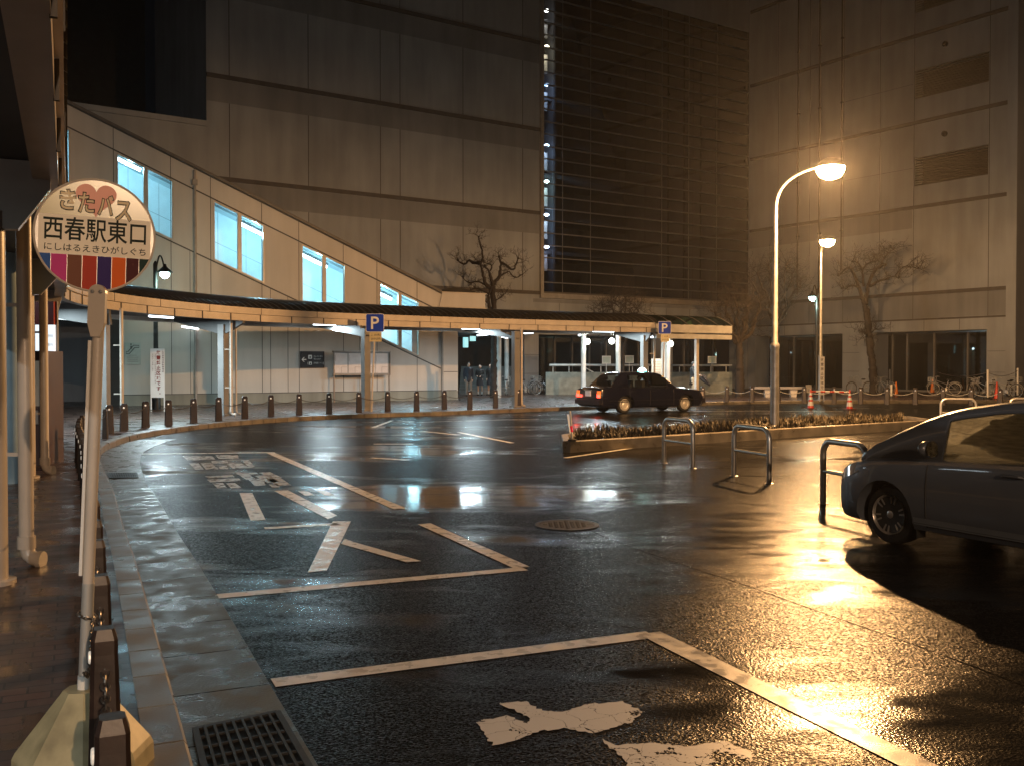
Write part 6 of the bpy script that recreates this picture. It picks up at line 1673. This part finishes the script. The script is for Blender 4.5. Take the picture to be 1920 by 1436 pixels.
    for s in (1, -1):
        sh, el, wr = V(.18 * s, .0, 1.38), V(.225 * s, .02 - .02 * arm[0], 1.10), V(.20 * s - (.10 * s * arm[0]), -.02 - .24 * arm[0], .86 + .20 * arm[0])
        if s < 0 and umb: el, wr = V(-.26, -.10, 1.12), V(-.28, -.30, 1.10)
        jp.append(([sh, el, wr - (wr - el) * .08], [.072 * k, .06 * k, .046 * k]))
    fuse('jacket', jp, .014, jacket, t)
    if skirt:
        obj('skirt', MB().lathe([(.15 * k, .95 * k), (.19 * k, .78 * k), (.215 * k, .56 * k), (.205 * k, .56 * k), (.14 * k, .93 * k)], (0, 0, 0), 22), legs_m, t, local=True, smooth=True)
        sp_ = [([kn[s][2] + V(0, 0, .14), kn[s][2]], [.052 * k, .042 * k]) for s in (1, -1)]
        for q in sp_: fuse('sock', [q], .012, mat('white_sock', (.5, .5, .48), .8), t)
    else:
        tp = []
        for s in (1, -1): hip, knee, ank, toe = kn[s]; tp.append(([hip + V(0, 0, .04), knee, ank + V(0, 0, .02)], [.11 * k, .075 * k, .062 * k]))
        tp.append(([V(-.05, .01, .92), V(.05, .01, .92)], [.125 * k, .125 * k])); fuse('trousers', tp, .014, legs_m, t)
    for s in (1, -1):
        ank, toe = kn[s][2], kn[s][3]; fuse('shoe', [([Vector((ank.x, ank.y + .03, .045)), Vector((toe.x, toe.y, .038))], [.047 * k, .042 * k])], .012, BLACK if s else BLACK, t)
    return t
JK = mat('dark_navy_jacket', (.014, .015, .026), .7); JB = mat('black_jacket', (.010, .010, .011), .7)
SKT = mat('dark_skirt', (.02, .02, .028), .8); TRG = mat('grey_trousers', (.16, .15, .14), .8); TRB = mat('beige_trousers', (.42, .30, .18), .8)
person('person in navy jacket and grey trousers, leftmost of the three at the entrance', P(878.5, 743), .15, JK, TRG, False, 1.72)
person('person in black jacket and skirt with arms folded, middle of the three at the entrance', P(900, 741.5), -.2, JB, SKT, True, 1.62, (1, 0), hair=.12)
person('person in black coat and skirt by the pale column, rightmost of the three', P(919.5, 741), -.5, JB, SKT, True, 1.66, (.3, 0), .05, hair=.2)
pu = P(1300, 749)
person('person in dark jacket and beige trousers walking past the front of the taxi', pu, 1.2, JB, TRB, False, 1.76, (.0, 0), .10, umb=True)
u0 = pu + Vector((.30, -.10, 1.10 * 1.035)); ud = Vector((.55, -.2, -.62)).normalized()
um = thing('umbrella', 'dark half closed umbrella held low by the person passing the taxi', 'umbrella', tuple(u0))
obj('shaft', MB().tube([u0 - ud * .12, u0 + ud * .72], .007, 6), STEEL, um)
f = MB(); ax3 = ud; s1 = ax3.cross(Vector((0, 0, 1))).normalized(); s2_ = s1.cross(ax3)
vs = []
for i, (l, r_) in enumerate(((.10, .16), (.35, .13), (.60, .05), (.68, .01))):
    for k in range(16):
        rr_ = r_ * (1 if k % 2 else .72); vs.append(u0 + ax3 * l + s1 * (rr_ * math.cos(6.2832 * k / 16)) + s2_ * (rr_ * math.sin(6.2832 * k / 16)))
f.add(vs, [(i * 16 + k, i * 16 + (k + 1) % 16, (i + 1) * 16 + (k + 1) % 16, (i + 1) * 16 + k) for i in range(3) for k in range(16)]); obj('canopy_cloth', f, mat('umbrella_black', (.012, .012, .015), .5), um)
obj('grip', MB().tube([u0 - ud * .12, u0 - ud * .18, u0 - ud * .2 + s2_ * .04], .012, 6), BLACK, um)

# ------------------------------------------------------------------ thin air volume added to give the lamps their halos
hz = MB().box((0, 45, 19), (150, 190, 40.4))
hm = bpy.data.materials.new('halo_air'); hm.use_nodes = True
for n_ in list(hm.node_tree.nodes): hm.node_tree.nodes.remove(n_)
ho_ = hm.node_tree.nodes.new('ShaderNodeOutputMaterial'); pv = hm.node_tree.nodes.new('ShaderNodeVolumePrincipled')
pv.inputs['Color'].default_value = (.9, .9, .9, 1); pv.inputs['Density'].default_value = .0004; pv.inputs['Anisotropy'].default_value = .78
hm.node_tree.links.new(pv.outputs[0], ho_.inputs['Volume'])
tag(obj('halo_haze', hz, hm), None, None, kind='stuff')
